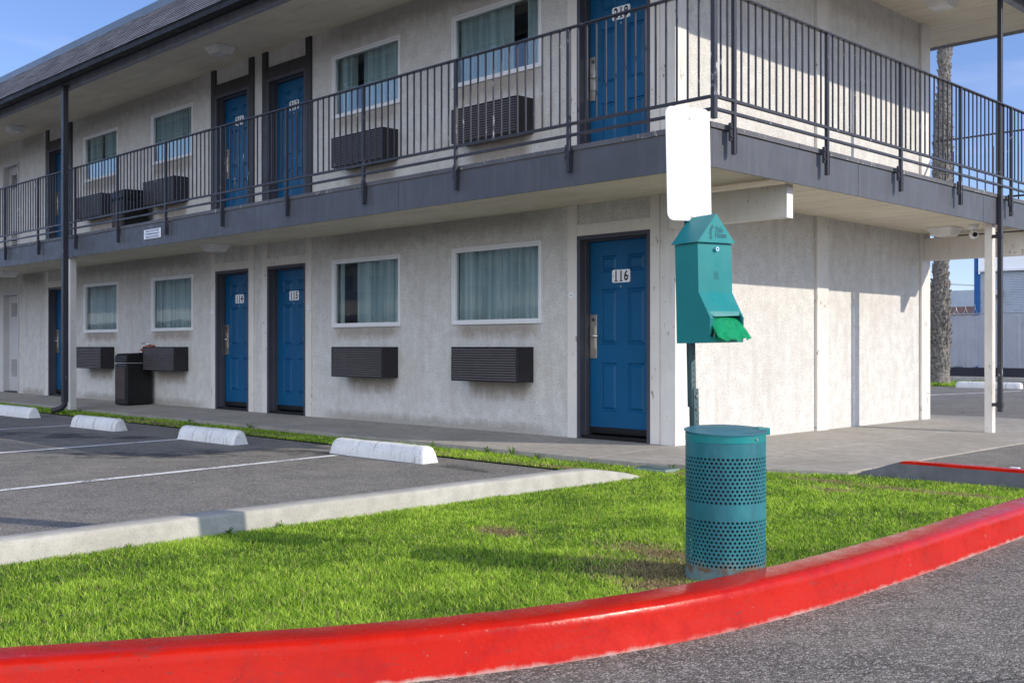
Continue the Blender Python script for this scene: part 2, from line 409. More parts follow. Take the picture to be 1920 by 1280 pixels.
# water stain on the parking asphalt and oil marks are thin damp films lying on it
def blob(cx, cy, rx, ry, rot, n=40, j=.25, seed=1):
    r = random.Random(seed); ph = [r.uniform(0, 6.28) for _ in range(5)]
    out = []
    for i in range(n):
        a = 2 * PI * i / n
        k = 1 + j * sum(math.sin((q + 2) * a + ph[q]) / (q + 1.5) for q in range(5))
        x, y = rx * k * math.cos(a), ry * k * math.sin(a)
        out.append((cx + x * math.cos(rot) - y * math.sin(rot), cy + x * math.sin(rot) + y * math.cos(rot)))
    return out
def mat_damp():
    m, nt, out = newmat('damp_asphalt'); c = coord(nt)
    n1 = noise(nt, c, 3, 5, .6); f = noise(nt, c, 150, 3, .6)
    p = N(nt, 'ShaderNodeBsdfPrincipled'); p.inputs['Roughness'].default_value = .75
    L(nt, mix(nt, ramp(nt, f, [(.4, 0), (.6, 1)]), (.035, .035, .038), (.075, .075, .078)), p.inputs['Base Color'])
    t = N(nt, 'ShaderNodeBsdfTransparent'); mx = N(nt, 'ShaderNodeMixShader')
    L(nt, ramp(nt, n1, [(.44, 0), (.60, .5)]), mx.inputs[0]); L(nt, t.outputs[0], mx.inputs[1]); L(nt, p.outputs[0], mx.inputs[2])
    L(nt, mx.outputs[0], out.inputs[0]); return m
MT['damp'] = mat_damp()
b = MB()
for i, (cx_, cy_, rx, ry, ro) in enumerate([(-3.3, -3.2, 1.25, .50, .9), (-6.4, -3.3, 1.1, .4, .5), (-.7, -2.2, .5, .10, 0)]):
    p = blob(cx_, cy_, rx, ry, ro, seed=i + 3); b.add([(x, y, -.086 + .0008 * i) for x, y in p], [tuple(range(len(p)))])
struct(b.build('water_stain', MT['damp']))

# walkway slabs: slope gently away from the walls, cut by joints
def zwalk(x, y): return -min(.05, .025 * max(0, x, -y, y - 5.6 if y > 5.6 else 0))
edge = [(-26, -1.22), (.47, -1.22), (.70, -1.18), (.95, -1.08), (1.5, -.78), (2.03, -.42)]
b = MB()
def walkpoly(pts, b=b):
    n = len(pts)
    b.add([(x, y, zwalk(x, y)) for x, y in pts] + [(x, y, zwalk(x, y) - .09) for x, y in pts],
          [tuple(range(n))] + [(i, i + n, (i + 1) % n + n, (i + 1) % n) for i in range(n)])
g_ = .004
xs = [-26] + [-24.6 + i * 1.46 for i in range(17)] + [0]
xs = [x for x in xs if x <= -1.2] + [0]
for a, c in zip(xs[:-1], xs[1:]):
    walkpoly([(a + g_, -1.22), (c - g_, -1.22), (c - g_, 0), (a + g_, 0)])
walkpoly([(g_, -1.22), (.47, -1.22), (.70, -1.18), (.95, -1.08), (1.5, -.78), (1.5, -.004), (g_, -.004)])
walkpoly([(1.5 + g_, -.78), (2.03, -.42), (2.03, -.004), (1.5 + g_, -.004)])
ys = [.004, 1.4, 2.8, 4.2, 5.56, 6.98]
for a, c in zip(ys[:-1], ys[1:]):
    walkpoly([(0, a + g_ / 2), (1.0, a + g_ / 2), (1.0, c - g_ / 2), (0, c - g_ / 2)])
    walkpoly([(1.0 + g_, a + g_ / 2), (2.03, a + g_ / 2), (2.03, c - g_ / 2), (1.0 + g_, c - g_ / 2)])
walkpoly([(-26, 5.57), (-.004, 5.57), (-.004, 6.98), (-26, 6.98)])
struct(b.build('walkway', MT['walk'], bevel=.004))

# lawn
inner = [(.3, -9.35), (1.35, -8.85), (1.95, -8.2), (2.35, -7.68), (2.657, -7.153), (2.90, -6.70), (3.17, -6.25), (3.37, -5.83), (3.50, -5.48), (3.595, -5.12), (3.66, -4.76), (3.705, -4.36), (3.72, -3.95), (3.712, -3.3), (3.69, -2.45), (3.66, -1.18), (3.66, -.36)]
lawn_poly = [(.97, -9.1)] + inner[1:] + [(2.03, -.36), (2.03, -.42), (1.5, -.78), (.95, -1.08), (.70, -1.18), (.47, -1.22), (-26, -1.22), (-26, -1.75), (.97, -1.75)]
GZ = -.08
sheet('lawn_ground', lawn_poly, GZ, MT['soil'])
def inside(P, poly):
    x, y = P[:, 0], P[:, 1]; r = np.zeros(len(P), bool); n = len(poly)
    for i in range(n):
        x0, y0 = poly[i]; x1, y1 = poly[(i + 1) % n]
        c = ((y0 > y) != (y1 > y)) & (x < (x1 - x0) * (y - y0) / (y1 - y0 + 1e-12) + x0); r ^= c
    return r
DRY = [(3.27, -4.45, .30, .21), (3.02, -4.12, .26, .13), (3.42, -4.70, .12, .12), (1.98, -4.25, .13, .08), (2.1, -.92, .22, .07), (2.75, -.98, .30, .08), (2.4, -1.35, .18, .06), (-1.9, -1.62, .45, .05), (-7.5, -1.6, 1.2, .07), (1.25, -1.35, .25, .07), (.2, -1.66, .7, .05), (3.2, -.95, .18, .07), (-4.6, -1.6, .5, .05)]
def fbm(P, seed, sc):
    r = np.random.default_rng(seed); v = np.zeros(len(P))
    for k in range(14):
        a = r.uniform(0, 6.28); f = sc * r.uniform(.5, 3.2); v += np.sin(P[:, 0] * f * math.cos(a) + P[:, 1] * f * math.sin(a) + r.uniform(0, 6.28)) / 14 ** .5
    return v
def grass_mesh(name, regions, gz, dry=True, hscale=1.0):
    """regions: (poly, x0, x1, y0, y1, density, height, width)"""
    Vs, Fs, Cs = [], [], []; off = 0
    for poly, x0, x1, y0, y1, dens, hh, ww in regions:
        n = int((x1 - x0) * (y1 - y0) * dens)
        cl = RNG.uniform([x0, y0], [x1, y1], (n // 5, 2))         # tuft centres
        P = np.repeat(cl, 5, 0) + RNG.normal(0, .011, (n // 5 * 5, 2))
        tuftang = np.repeat(RNG.uniform(0, 2 * PI, n // 5), 5)
        tuft = np.repeat(RNG.normal(0, 1, n // 5), 5)
        ok = inside(P, poly)
        P = P[ok]; tuftang = tuftang[ok]; tuft = tuft[ok]; n = len(P)
        dr = np.zeros(n)
        for cx_, cy_, rx, ry in (DRY if dry else []):
            q = ((P[:, 0] - cx_) / rx) ** 2 + ((P[:, 1] - cy_) / ry) ** 2
            dr = np.maximum(dr, np.exp(-q * .8))
        dr += .16 * fbm(P, 5, 9) * (dr > .12)
        keep = RNG.uniform(0, 1, n) > dr * .45
        P, dr, tuftang, tuft = P[keep], dr[keep], tuftang[keep], tuft[keep]; n = len(P)
        lush = fbm(P, 3, 3.2)
        h = hh * (1 + .30 * RNG.normal(0, 1, n) + .16 * lush + .2 * tuft) * (1 - .4 * np.clip(dr, 0, 1))
        h = np.clip(h, .006, hh * 2.1)
        ang = tuftang + RNG.normal(0, 1.6, n)
        lean = h * np.abs(RNG.normal(.75, .45, n))
        d = np.stack([np.cos(ang), np.sin(ang)], 1)
        wa = ang + PI / 2 + RNG.normal(0, .5, n)
        w = np.stack([np.cos(wa), np.sin(wa)], 1) * (ww * RNG.uniform(.6, 1.3, n))[:, None]
        z = np.full(n, gz - .004)
        m1 = P + d * (lean * .28)[:, None]; tip = P + d * lean[:, None]
        V = np.empty((n, 5, 3))
        V[:, 0, :2] = P - w; V[:, 1, :2] = P + w; V[:, 2, :2] = m1 + w * .8; V[:, 3, :2] = m1 - w * .8; V[:, 4, :2] = tip
        V[:, 0, 2] = z; V[:, 1, 2] = z; V[:, 2, 2] = z + h * .6; V[:, 3, 2] = z + h * .6; V[:, 4, 2] = z + h
        g0 = np.array([.225, .385, .022]); g1 = np.array([.52, .66, .09]); g2 = np.array([.075, .17, .016]); st = np.array([.55, .42, .24])
        t = np.clip(.45 + .36 * RNG.normal(0, 1, n) + .17 * lush + .14 * tuft + .15 * fbm(P, 8, 11), 0, 1)[:, None]
        c = g2 * (1 - t) ** 2 + 2 * g0 * t * (1 - t) + g1 * t ** 2
        isdry = (RNG.uniform(0, 1, n) < np.clip(dr * 1.15, 0, .96) + .045)[:, None]
        c = np.where(isdry, st * RNG.uniform(.45, 1.15, (n, 1)), c)
        Vs.append(V.reshape(-1, 3)); Cs.append(np.repeat(c, 5, 0))
        Fs.append((np.arange(n) * 5)[:, None] + off); off += n * 5
    V = np.concatenate(Vs).astype('f'); base = np.concatenate(Fs).reshape(-1).astype('i'); C = np.concatenate(Cs)
    n = len(base)
    me = bpy.data.meshes.new(name); me.vertices.add(len(V)); me.vertices.foreach_set('co', V.ravel())
    li = np.stack([base, base + 1, base + 2, base + 3, base + 3, base + 2, base + 4], 1).astype('i')
    me.loops.add(n * 7); me.loops.foreach_set('vertex_index', li.ravel())
    me.polygons.add(n * 2)
    ls = np.stack([np.arange(n) * 7, np.arange(n) * 7 + 4], 1).astype('i')
    me.polygons.foreach_set('loop_start', ls.ravel())
    me.update(calc_edges=True)
    ca = me.color_attributes.new('tint', 'FLOAT_COLOR', 'POINT')
    ca.data.foreach_set('color', np.concatenate([C, np.ones((len(C), 1))], 1).astype('f').ravel())
    me.materials.append(MT['grass'])
    o = bpy.data.objects.new(name, me); COL.objects.link(o); return o
lawn_in = [(.975, -9.1)] + [(x - .01, y) for x, y in inner[1:]] + [(2.05, -.37), (2.03, -.43), (1.5, -.80), (.95, -1.10), (.70, -1.20), (.47, -1.24), (-26, -1.24), (-26, -1.74), (.81, -1.74), (.975, -1.75)]
g = grass_mesh('lawn_grass', [
    (lawn_in, .97, 3.75, -8.2, -5.0, 24000, .020, .0018),
    (lawn_in, .97, 3.75, -5.0, -2.6, 19000, .020, .0021),
    (lawn_in, .70, 3.75, -2.6, -.3, 12000, .020, .0026),
    (lawn_in, -6, .70, -1.76, -1.2, 7000, .024, .003),
    (lawn_in, -20, -6, -1.76, -1.2, 3400, .026, .0042)], GZ)
tag(g, 'bright green mown lawn between the red kerb and the concrete kerb', 'grass', kind='stuff')
# dead straw patches lying in the lawn
b = MB(); cols = []; rs = random.Random(77)
for i, (cx_, cy_, rx, ry) in enumerate(DRY):
    n = int(9000 * rx * ry * 3.2)
    pts_ = np.stack([RNG.normal(cx_, rx * .55, n), RNG.normal(cy_, ry * .55, n)], 1); pts_ = pts_[inside(pts_, lawn_in)]
    for x, y in pts_:
        a = rs.uniform(0, 6.283); ln = rs.uniform(.012, .035); w = rs.uniform(.0012, .0024); z = GZ + rs.uniform(.002, .014); dx, dy = math.cos(a) * ln, math.sin(a) * ln; z2 = z + rs.uniform(-.002, .009)
        b.add([(x - dy * w / ln, y + dx * w / ln, z), (x + dy * w / ln, y - dx * w / ln, z), (x + dx, y + dy, z2)], [(0, 1, 2)]); k = rs.uniform(.35, 1.1); cols += [(.52 * k, .38 * k, .21 * k, 1)] * 3
MT['straw_blade'] = MT['grass'].copy(); MT['straw_blade'].name = 'straw_blade'
o = b.build('dead_grass', MT['straw_blade'], norm=False)
ca = o.data.color_attributes.new('tint', 'FLOAT_COLOR', 'POINT'); ca.data.foreach_set('color', np.array(cols, 'f').ravel())
tag(o, 'patches of brown dead grass in the lawn, the largest beside the bin', 'dead grass', kind='stuff')
# grit and small stones gathered against the foot of the red kerb
b = MB(); rs = random.Random(15)
kp = [Vector(p) for p in [(3.40, -6.25), (3.60, -5.85), (3.74, -5.45), (3.85, -5.0), (3.91, -4.6), (3.945, -4.1), (3.95, -3.4), (3.945, -2.7), (3.93, -1.9), (3.92, -1.2)]]
for i in range(620):
    k = rs.uniform(2, len(kp) - 1.01) if rs.random() < .75 else rs.uniform(0, len(kp) - 1.01); q = kp[int(k)].lerp(kp[int(k) + 1], k % 1); off = abs(rs.gauss(0, .07)) + .004
    if rs.random() < .2: off = rs.uniform(0, .7)
    x, y = q.x + off * .93, q.y + off * -.2; r_ = rs.uniform(.0012, .0042) * (1 if rs.random() < .95 else 1.6); z = -.17 + r_ * .5
    vs = [(x + r_ * rs.uniform(.7, 1.4) * sx, y + r_ * rs.uniform(.7, 1.4) * sy, z + r_ * rs.uniform(.5, 1) * sz) for sx, sy, sz in ((1, 0, 0), (-1, 0, 0), (0, 1, 0), (0, -1, 0), (0, 0, 1), (0, 0, -1))]
    b.add(vs, [(0, 2, 4), (2, 1, 4), (1, 3, 4), (3, 0, 4), (2, 0, 5), (1, 2, 5), (3, 1, 5), (0, 3, 5)])
o = b.build('kerb_grit', mat_paint('grit_stone', (.30, .26, .21), .9, .25), norm=False)
tag(o, 'fine grit and tiny stones lying along the foot of the red kerb', 'grit', kind='stuff')
# taller weeds at the kerb and the walkway edge
def weed(x, y, s, seed, flower=False):
    r = random.Random(seed); b = MB()
    for i in range(r.randint(14, 22)):
        a = r.uniform(0, 2 * PI); ln = s * r.uniform(.5, 1.1); w = .0028 + s * r.uniform(.01, .03); up = r.uniform(.7, 1.4)
        d = Vector((math.cos(a), math.sin(a), 0)); n = Vector((-d.y, d.x, 0)) * w
        p0 = Vector((0, 0, 0)); p1 = d * ln * .35 + Vector((0, 0, ln * .55 * up)); p2 = d * ln * .8 + Vector((0, 0, ln * .7 * up))
        b.add([p0 - n * .3, p0 + n * .3, p1 + n, p1 - n, p2], [(0, 1, 2, 3), (3, 2, 4)])
    return b
MT['weed'] = mat_paint('weed_leaf', (.12, .22, .03), .5, .2)
MT['yellow'] = mat_paint('yellow_petal', (.85, .62, .02), .6, .05)
weeds = [(-1.28, -1.27, .09), (-.95, -1.26, .11), (-2.1, -1.27, .08), (-.62, -1.27, .08), (1.0, -1.14, .12), (.86, -1.2, .09), (1.2, -1.02, .13), (-5.6, -1.27, .11), (-7.1, -1.28, .09), (1.01, -5.38, .055), (1.01, -5.95, .045), (1.01, -5.05, .05)]
wl = ['taller weed tuft at the walkway edge', 'taller weed tuft growing against the concrete kerb']
for i, (x, y, s) in enumerate(weeds):
    o = weed(x, y, s, i).build('weed', MT['weed'], norm=False); o.location = (x, y, GZ)
    tag(o, 'small leafy green weed ' + ('at the edge of the concrete walkway' if y > -2 else 'growing against the pale concrete kerb'), 'weed', 'weeds along the walkway edge' if y > -2 else 'weeds along the concrete kerb')
fl = thing('dandelion', 'tiny yellow dandelion flower in the lawn by the walkway', 'flower', (.12, -1.36, GZ))
MB().tube([(0, 0, 0), (.003, .002, .06)], .0016, 5).build('stem', MT['weed'], fl)
b = MB()
for k in range(12):
    a = 2 * PI * k / 12; b.add([(0, 0, .062), (.013 * math.cos(a - .2), .013 * math.sin(a - .2), .066), (.016 * math.cos(a), .016 * math.sin(a), .067), (.013 * math.cos(a + .2), .013 * math.sin(a + .2), .066)], [(0, 1, 2, 3)])
b.build('petals', MT['yellow'], fl, norm=False)

# valve cover in the lawn
vc = thing('valve_cover', 'pale green plastic valve cover set in the lawn by the walkway', 'valve cover', (.78, -1.30, GZ))
MB().box(-.17, .17, -.10, .10, 0, .03).build('rim', mat_paint('pale_green_plastic', (.22, .30, .25), .6, .1), vc, bevel=.008)
MB().box(-.15, .15, -.08, .08, .03, .036).build('lid', MT['pole'], vc, bevel=.004)

# ------------------------------------------------------------------ kerbs
def catmull(pts, n=8):
    out = []
    for i in range(len(pts) - 1):
        p0 = Vector(pts[max(i - 1, 0)]); p1 = Vector(pts[i]); p2 = Vector(pts[i + 1]); p3 = Vector(pts[min(i + 2, len(pts) - 1)])
        for k in range(n):
            t = k / n
            out.append(.5 * ((2 * p1) + (-p0 + p2) * t + (2 * p0 - 5 * p1 + 4 * p2 - p3) * t * t + (-p0 + 3 * p1 - 3 * p2 + p3) * t ** 3))
    out.append(Vector(pts[-1])); return out
def loft(path, prof_fn, closed_ends=True, b=None):
    """path of 2-D points; prof_fn(i, t) -> [(offset to the left of the path, z)]"""
    b = b or MB(); rings = []
    for i, p in enumerate(path):
        d = (path[min(i + 1, len(path) - 1)] - path[max(i - 1, 0)]).normalized(); n = Vector((-d.y, d.x))
        rings.append([(p.x + n.x * o, p.y + n.y * o, z) for o, z in prof_fn(i, i / (len(path) - 1))])
    k = len(rings[0]); o = len(b.v)
    for r in rings: b.v += r
    for i in range(len(rings) - 1):
        for j in range(k - 1):
            b.f.append((o + i * k + j, o + (i + 1) * k + j, o + (i + 1) * k + j + 1, o + i * k + j + 1)); b.mi.append(0)
    if closed_ends:
        b.f.append(tuple(o + j for j in range(k))); b.mi.append(0); b.f.append(tuple(o + (len(rings) - 1) * k + j for j in range(k))[::-1]); b.mi.append(0)
    return b
outer = [(-1.0, -10.2), (.5, -9.50), (1.5, -8.90), (2.12, -8.28), (2.52, -7.75), (2.83, -7.22), (3.085, -6.78), (3.35, -6.32), (3.545, -5.90), (3.685, -5.50), (3.79, -5.08), (3.855, -4.66), (3.89, -4.22), (3.898, -3.7), (3.892, -2.944), (3.865, -2.2), (3.85, -1.4), (3.85, -.5), (3.85, -.2)]
path = catmull(outer, 10)
rr = random.Random(4); wob = [rr.gauss(0, .0006) for _ in path]
def redprof(i, t):
    w = wob[i]; kt = -.010 + w
    p = [(.21, -.16), (.19, kt - .012), (.180, kt - .003), (.165, kt), (.05, kt + .001), (.024, kt - .002), (.012, kt - .008), (.003, kt - .019), (0 + w, kt - .042), (-.012 + w, -.11), (-.03, -.19)]
    return p
kerb = loft(path, redprof)
o = kerb.build('red_kerb', MT['red'], smooth=True)
for p in o.data.polygons: p.use_smooth = len(p.vertices) == 4
struct(o)
tag(o, 'glossy red painted kerb curving between the lawn and the street')
del o['label']
# pale concrete kerb beside the parking lot
def taper(y): return max(0.0, min(1.0, (-1.66 - y) / .80))
pts = [Vector((.97, y)) for y in np.arange(-9.6, -1.65, .12)] + [Vector((.97, -1.66))]
rr = random.Random(9); wob2 = [rr.gauss(0, .0018) for _ in pts]
def lprof(i, t):
    y = pts[i].y; tp = taper(y); tp = math.sin(tp * PI / 2); top = -.085 + .120 * tp + wob2[i] * .6; w = wob2[i]
    return [(-.012, -.12), (-.006, min(top, -.075)), (0 + w, top - .026 * tp), (.004, top - .006 * tp), (.012, top), (.150, top + .001), (.163, top - .006), (.172, top - .02 * tp), (.172, -.12)]
kb = loft(pts, lprof)
o = kb.build('concrete_kerb', MT['kerb'], smooth=True); struct(o)
# red-topped kerb beside the driveway; shade on its face is coloured into the concrete
pts2 = [Vector((x, -.30)) for x in list(np.arange(2.0, 2.55, .05)) + list(np.arange(2.6, 3.86, .15))]
def rprof(i, t):
    x = pts2[i].x; tp = min(1, (x - 2.0) / .42); top = -.085 + .140 * tp
    return [(-.01, -.15), (-.004, top - .02), (.012, top - .004), (.022, top), (.125, top), (.14, top - .008), (.15, -.15)]
rk = loft(pts2, rprof); o = rk.build('driveway_kerb', [MT['kerbshade'], MT['red']], smooth=True)
for p in o.data.polygons:
    if p.normal.z > .5 and p.center.x > 2.4: p.material_index = 1
struct(o)

# painted parking lines
def line(x0, y0, x1, y1, w=.10, z=-.085):
    d = Vector((x1 - x0, y1 - y0)).normalized(); n = Vector((-d.y, d.x)) * w / 2
    return MB().quad((x0 - n.x, y0 - n.y, z), (x1 - n.x, y1 - n.y, z), (x1 + n.x, y1 + n.y, z), (x0 + n.x, y0 + n.y, z))
for a in [(-1.65, -7.5, -2.24, -2.35), (-4.45, -7.5, -4.95, -2.52), (-7.5, -7.5, -7.95, -2.5), (-10.3, -7.5, -10.75, -2.4)]:
    struct(line(*a).build('parking_line', MT['line']))
for a in [(-8.2, 18.0, -6.0, 18.45), (-3.9, 14.0, -3.3, 17.9)]:
    struct(line(*a, w=.12).build('parking_line', MT['line']))

# ------------------------------------------------------------------ wheel stops
def stop_mesh():
    b = MB(); prof = [(-.094, 0), (-.093, .045), (-.086, .078), (-.070, .112), (-.052, .138), (-.034, .150), (-.012, .154), (.012, .154), (.034, .150), (.052, .138), (.070, .112), (.086, .078), (.093, .045), (.094, 0)]
    xs = [-.5, -.480, -.455] + [round(-.40 + .1 * i, 3) for i in range(9)] + [.455, .480, .5]
    rings = []
    r = random.Random(3)
    for x in xs:
        e = .80 if abs(x) > .49 else (.95 if abs(x) > .475 else 1)
        rings.append([(x, y * (1 if z < .01 else (e + .1 * (1 - e))) + r.gauss(0, .0012), z * e + r.gauss(0, .0012)) for y, z in prof])
    k = len(prof); o = 0
    for q in rings: b.v += q
    for i in range(len(rings) - 1):
        for j in range(k - 1): b.f.append((i * k + j, (i + 1) * k + j, (i + 1) * k + j + 1, i * k + j + 1)); b.mi.append(0)
    b.f.append(tuple(range(k))); b.mi.append(0); b.f.append(tuple((len(rings) - 1) * k + j for j in range(k))[::-1]); b.mi.append(0)
    return b
st = stop_mesh().build('wheel_stop', MT['stop'], smooth=True)
for p in st.data.polygons:
    if len(p.vertices) > 4: p.use_smooth = False
stops = [(-2.43, -1.12, -2.17, 0.02, 1.0, 'smooth white concrete wheel stop at the end of the lot, nearest the pale kerb'),
         (-5.02, -3.93, -2.42, .03, 1.0, 'chipped white wheel stop below the blue doors, second from the pale kerb'),
         (-7.74, -6.63, -2.50, .04, 1.0, 'scuffed white wheel stop in front of the black waste bin, third from the pale kerb'),
         (-11.1, -9.86, -2.30, .02, 1.0, 'white wheel stop with a broken corner, farthest from the pale kerb')]
for i, (x0, x1, y, rz, s, lab) in enumerate(stops):
    o = st if i == 0 else st.copy()
    if i: COL.objects.link(o)
    o.location = ((x0 + x1) / 2, y, -.092); o.scale = ((x1 - x0) + .07, 1.0, 1.0); o.rotation_euler.z = rz
    tag(o, lab, 'wheel stop', 'white concrete wheel stops')
o = st.copy(); COL.objects.link(o); o.location = (-4.55, 19.2, -.092); o.scale = (1.55, 1.2, 1.05); o.rotation_euler.z = .12
tag(o, 'distant white wheel stop beside the palm tree', 'wheel stop', 'white concrete wheel stops')

# ------------------------------------------------------------------ motel
motel = thing('motel', 'two storey stucco motel with blue doors and a railed balcony', 'motel')
X0 = -24.0; YB = 5.56; CE = 2.43; FL = 2.685; UC = 5.18
WIN = [(-13.456, -12.037), (-10.774, -9.368), (-5.616, -4.174), (-3.212, -1.759)]
WFAR = [(-19.9, -18.5)]
DOORS = [('113', -15.06, -14.10, 0), ('114', -8.65, -7.69, 0), ('115', -7.19, -6.22, 1), ('116', -1.236, -.277, 0)]
LDOOR = [(-17.50, -16.62)]
def wall_face(b, u0, u1, v0, v1, holes, place, depth, m=0):
    us = sorted({u0, u1} | {h[0] for h in holes} | {h[1] for h in holes}); vs = sorted({v0, v1} | {h[2] for h in holes} | {h[3] for h in holes})
    for a, c in zip(us[:-1], us[1:]):
        for d, e in zip(vs[:-1], vs[1:]):
            mu, mv = (a + c) / 2, (d + e) / 2
            if any(h[0] < mu < h[1] and h[2] < mv < h[3] for h in holes): continue
            b.quad(place(a, d, 0), place(c, d, 0), place(c, e, 0), place(a, e, 0), m)
    for h in holes:
        a, c, d, e = h[:4]
        for p, q in (((a, d), (a, e)), ((a, e), (c, e)), ((c, e), (c, d)), ((c, d), (a, d))):
            b.quad(place(*p, 0), place(*q, 0), place(*q, depth), place(*p, depth), m)
holes = []
for a, c in WIN + WFAR: holes += [(a + .02, c - .02, 1.225, 2.08), (a + .02, c - .02, 3.99, 4.79)]
for n_, a, c, k in DOORS: holes += [(a + .005, c - .005, .0, 2.10), (a + .005, c - .005, FL, FL + 2.09)]
for a, c in LDOOR: holes += [(a, c, 0, 2.08), (a, c, FL, FL + 2.07)]
b = MB()
wall_face(b, X0, 0, -.1, 5.5, holes, lambda u, v, d: (u, d, v), .16)
b.quad((0, 0, -.1), (0, YB, -.1), (0, YB, 5.5), (0, 0, 5.5)); b.quad((0, YB, -.1), (X0, YB, -.1), (X0, YB, 5.5), (0, YB, 5.5)); b.quad((X0, YB, -.1), (X0, 0, -.1), (X0, 0, 5.5), (X0, YB, 5.5))
b.build('wall', MT['stucco'], motel, norm=False)
# boards on the walls
P_ = .028
def fb(x0, x1, z0, z1, p=P_, m='trim', lab=None):
    o = MB().box(x0, x1, -p, .004, z0, z1).build('trim_board', MT[m], motel, bevel=.003)
    if lab: o['label'] = lab
for n_, a, c, k in DOORS:
    hx0, hx1 = a - .135, c + (.115 if n_ == '116' else .135)
    fb(hx0, a, 0, CE); fb(c, hx1, 0, CE); fb(a, c, 2.10, 2.22, P_ - .003)
    if n_ == '116':
        fb(hx0, a, FL, UC); fb(c, hx1, FL, UC); fb(a, c, 4.80, 4.93, P_ - .003)
for n_, a, c, k in DOORS:
    if n_ == '116': continue
    q = dict(m='darktrim', lab='charcoal board beside an upper door')
    fb(a - .13, a, FL, UC, .03, **q); fb(c, c + .13, FL, UC, .03, **q); fb(a, c, FL + 2.09, FL + 2.26, .027, **q)
for z0, z1 in ((-.03, CE), (FL, UC)):     # corner board and battens of the side wall
    b = MB().prism([(-.155, -.026), (.026, -.026), (.026, .20), (0, .20), (0, 0), (-.155, 0)], 'z', z0, z1); b.build('corner_board', MT['trim_worn'], motel, bevel=.003)
    for y0 in (2.63, 5.30): MB().box(.0, .034, y0, y0 + .255, z0, z1).build('batten', MT['trim_worn'], motel, bevel=.003)
# beams under the balcony
for y0, y1 in ((-.14, -.045), (5.36, 5.46)):
    o = MB().box(.036, 1.29, y0, y1, 2.075, 2.365).build('beam', MT['trim'], motel, bevel=.004)
    MB().box(1.290, 1.306, y0 - .005, y1 + .005, 2.07, 2.37).build('beam_end', MT['trim_worn'], o, bevel=.003)

# weather stains on the stucco, thin films lying on it
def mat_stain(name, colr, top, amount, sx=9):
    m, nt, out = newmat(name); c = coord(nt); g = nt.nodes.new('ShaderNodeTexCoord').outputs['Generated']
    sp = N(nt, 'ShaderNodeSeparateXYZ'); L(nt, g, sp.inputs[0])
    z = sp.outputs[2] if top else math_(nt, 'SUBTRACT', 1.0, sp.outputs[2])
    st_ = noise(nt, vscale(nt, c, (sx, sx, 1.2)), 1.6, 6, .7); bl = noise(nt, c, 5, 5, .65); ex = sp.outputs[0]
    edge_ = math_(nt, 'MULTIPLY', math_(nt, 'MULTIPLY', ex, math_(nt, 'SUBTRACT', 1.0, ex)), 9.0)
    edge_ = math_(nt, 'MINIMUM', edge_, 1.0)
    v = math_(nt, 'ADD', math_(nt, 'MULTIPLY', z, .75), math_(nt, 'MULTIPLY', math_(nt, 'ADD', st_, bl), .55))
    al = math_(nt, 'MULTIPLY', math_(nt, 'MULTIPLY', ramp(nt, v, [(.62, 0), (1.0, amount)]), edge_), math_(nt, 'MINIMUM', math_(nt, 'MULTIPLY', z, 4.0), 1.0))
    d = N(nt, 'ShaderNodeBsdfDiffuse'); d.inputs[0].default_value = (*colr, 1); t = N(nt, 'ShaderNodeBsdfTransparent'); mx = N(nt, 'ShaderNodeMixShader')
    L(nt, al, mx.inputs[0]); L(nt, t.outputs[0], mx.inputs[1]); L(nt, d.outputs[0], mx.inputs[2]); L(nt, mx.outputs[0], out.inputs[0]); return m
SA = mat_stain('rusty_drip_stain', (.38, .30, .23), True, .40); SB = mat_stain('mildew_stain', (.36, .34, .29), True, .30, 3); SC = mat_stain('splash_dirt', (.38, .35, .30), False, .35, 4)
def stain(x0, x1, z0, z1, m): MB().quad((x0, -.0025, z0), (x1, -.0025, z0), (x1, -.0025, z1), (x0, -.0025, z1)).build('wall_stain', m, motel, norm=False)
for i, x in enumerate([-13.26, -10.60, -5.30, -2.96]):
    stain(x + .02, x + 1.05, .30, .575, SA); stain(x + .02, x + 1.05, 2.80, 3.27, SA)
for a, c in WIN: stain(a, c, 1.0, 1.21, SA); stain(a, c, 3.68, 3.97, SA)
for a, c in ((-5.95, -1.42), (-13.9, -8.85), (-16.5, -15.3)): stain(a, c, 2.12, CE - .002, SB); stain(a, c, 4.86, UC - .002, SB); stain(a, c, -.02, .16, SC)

# doors
def arect(z0, z1, x0, x1): return (x0, x1, z0, z1)
def leaf(b, x0, x1, z0, z1, y, panels):
    """flat leaf front with recessed and raised panels"""
    hs = panels
    wall_face(b, x0, x1, z0, z1, hs, lambda u, v, d: (u, y + d, v), .0001)
    for a, c, d, e in hs:
        rects = [(0, 0), (.010, .016), (.022, .016), (.044, .001)]
        R = [[(a + i, y + q, d + i), (c - i, y + q, d + i), (c - i, y + q, e - i), (a + i, y + q, e - i)] for i, q in rects]
        for r0, r1 in zip(R[:-1], R[1:]):
            for k in range(4): b.quad(r0[k], r0[(k + 1) % 4], r1[(k + 1) % 4], r1[k])
        b.quad(*R[-1])
    b.quad((x0, y, z0), (x0, y + .04, z0), (x0, y + .04, z1), (x0, y, z1)); b.quad((x1, y, z0), (x1, y + .04, z0), (x1, y + .04, z1), (x1, y, z1))
    b.quad((x0, y + .04, z0), (x1, y + .04, z0), (x1, y + .04, z1), (x0, y + .04, z1))
def rrect(x0, x1, z0, z1, r, n=5):
    out = []
    for cx_, cz_, a0 in ((x1 - r, z0 + r, -90), (x1 - r, z1 - r, 0), (x0 + r, z1 - r, 90), (x0 + r, z0 + r, 180)):
        for k in range(n + 1):
            a = R_(a0 + 90 * k / n); out.append((cx_ + r * math.cos(a), cz_ + r * math.sin(a)))
    return out
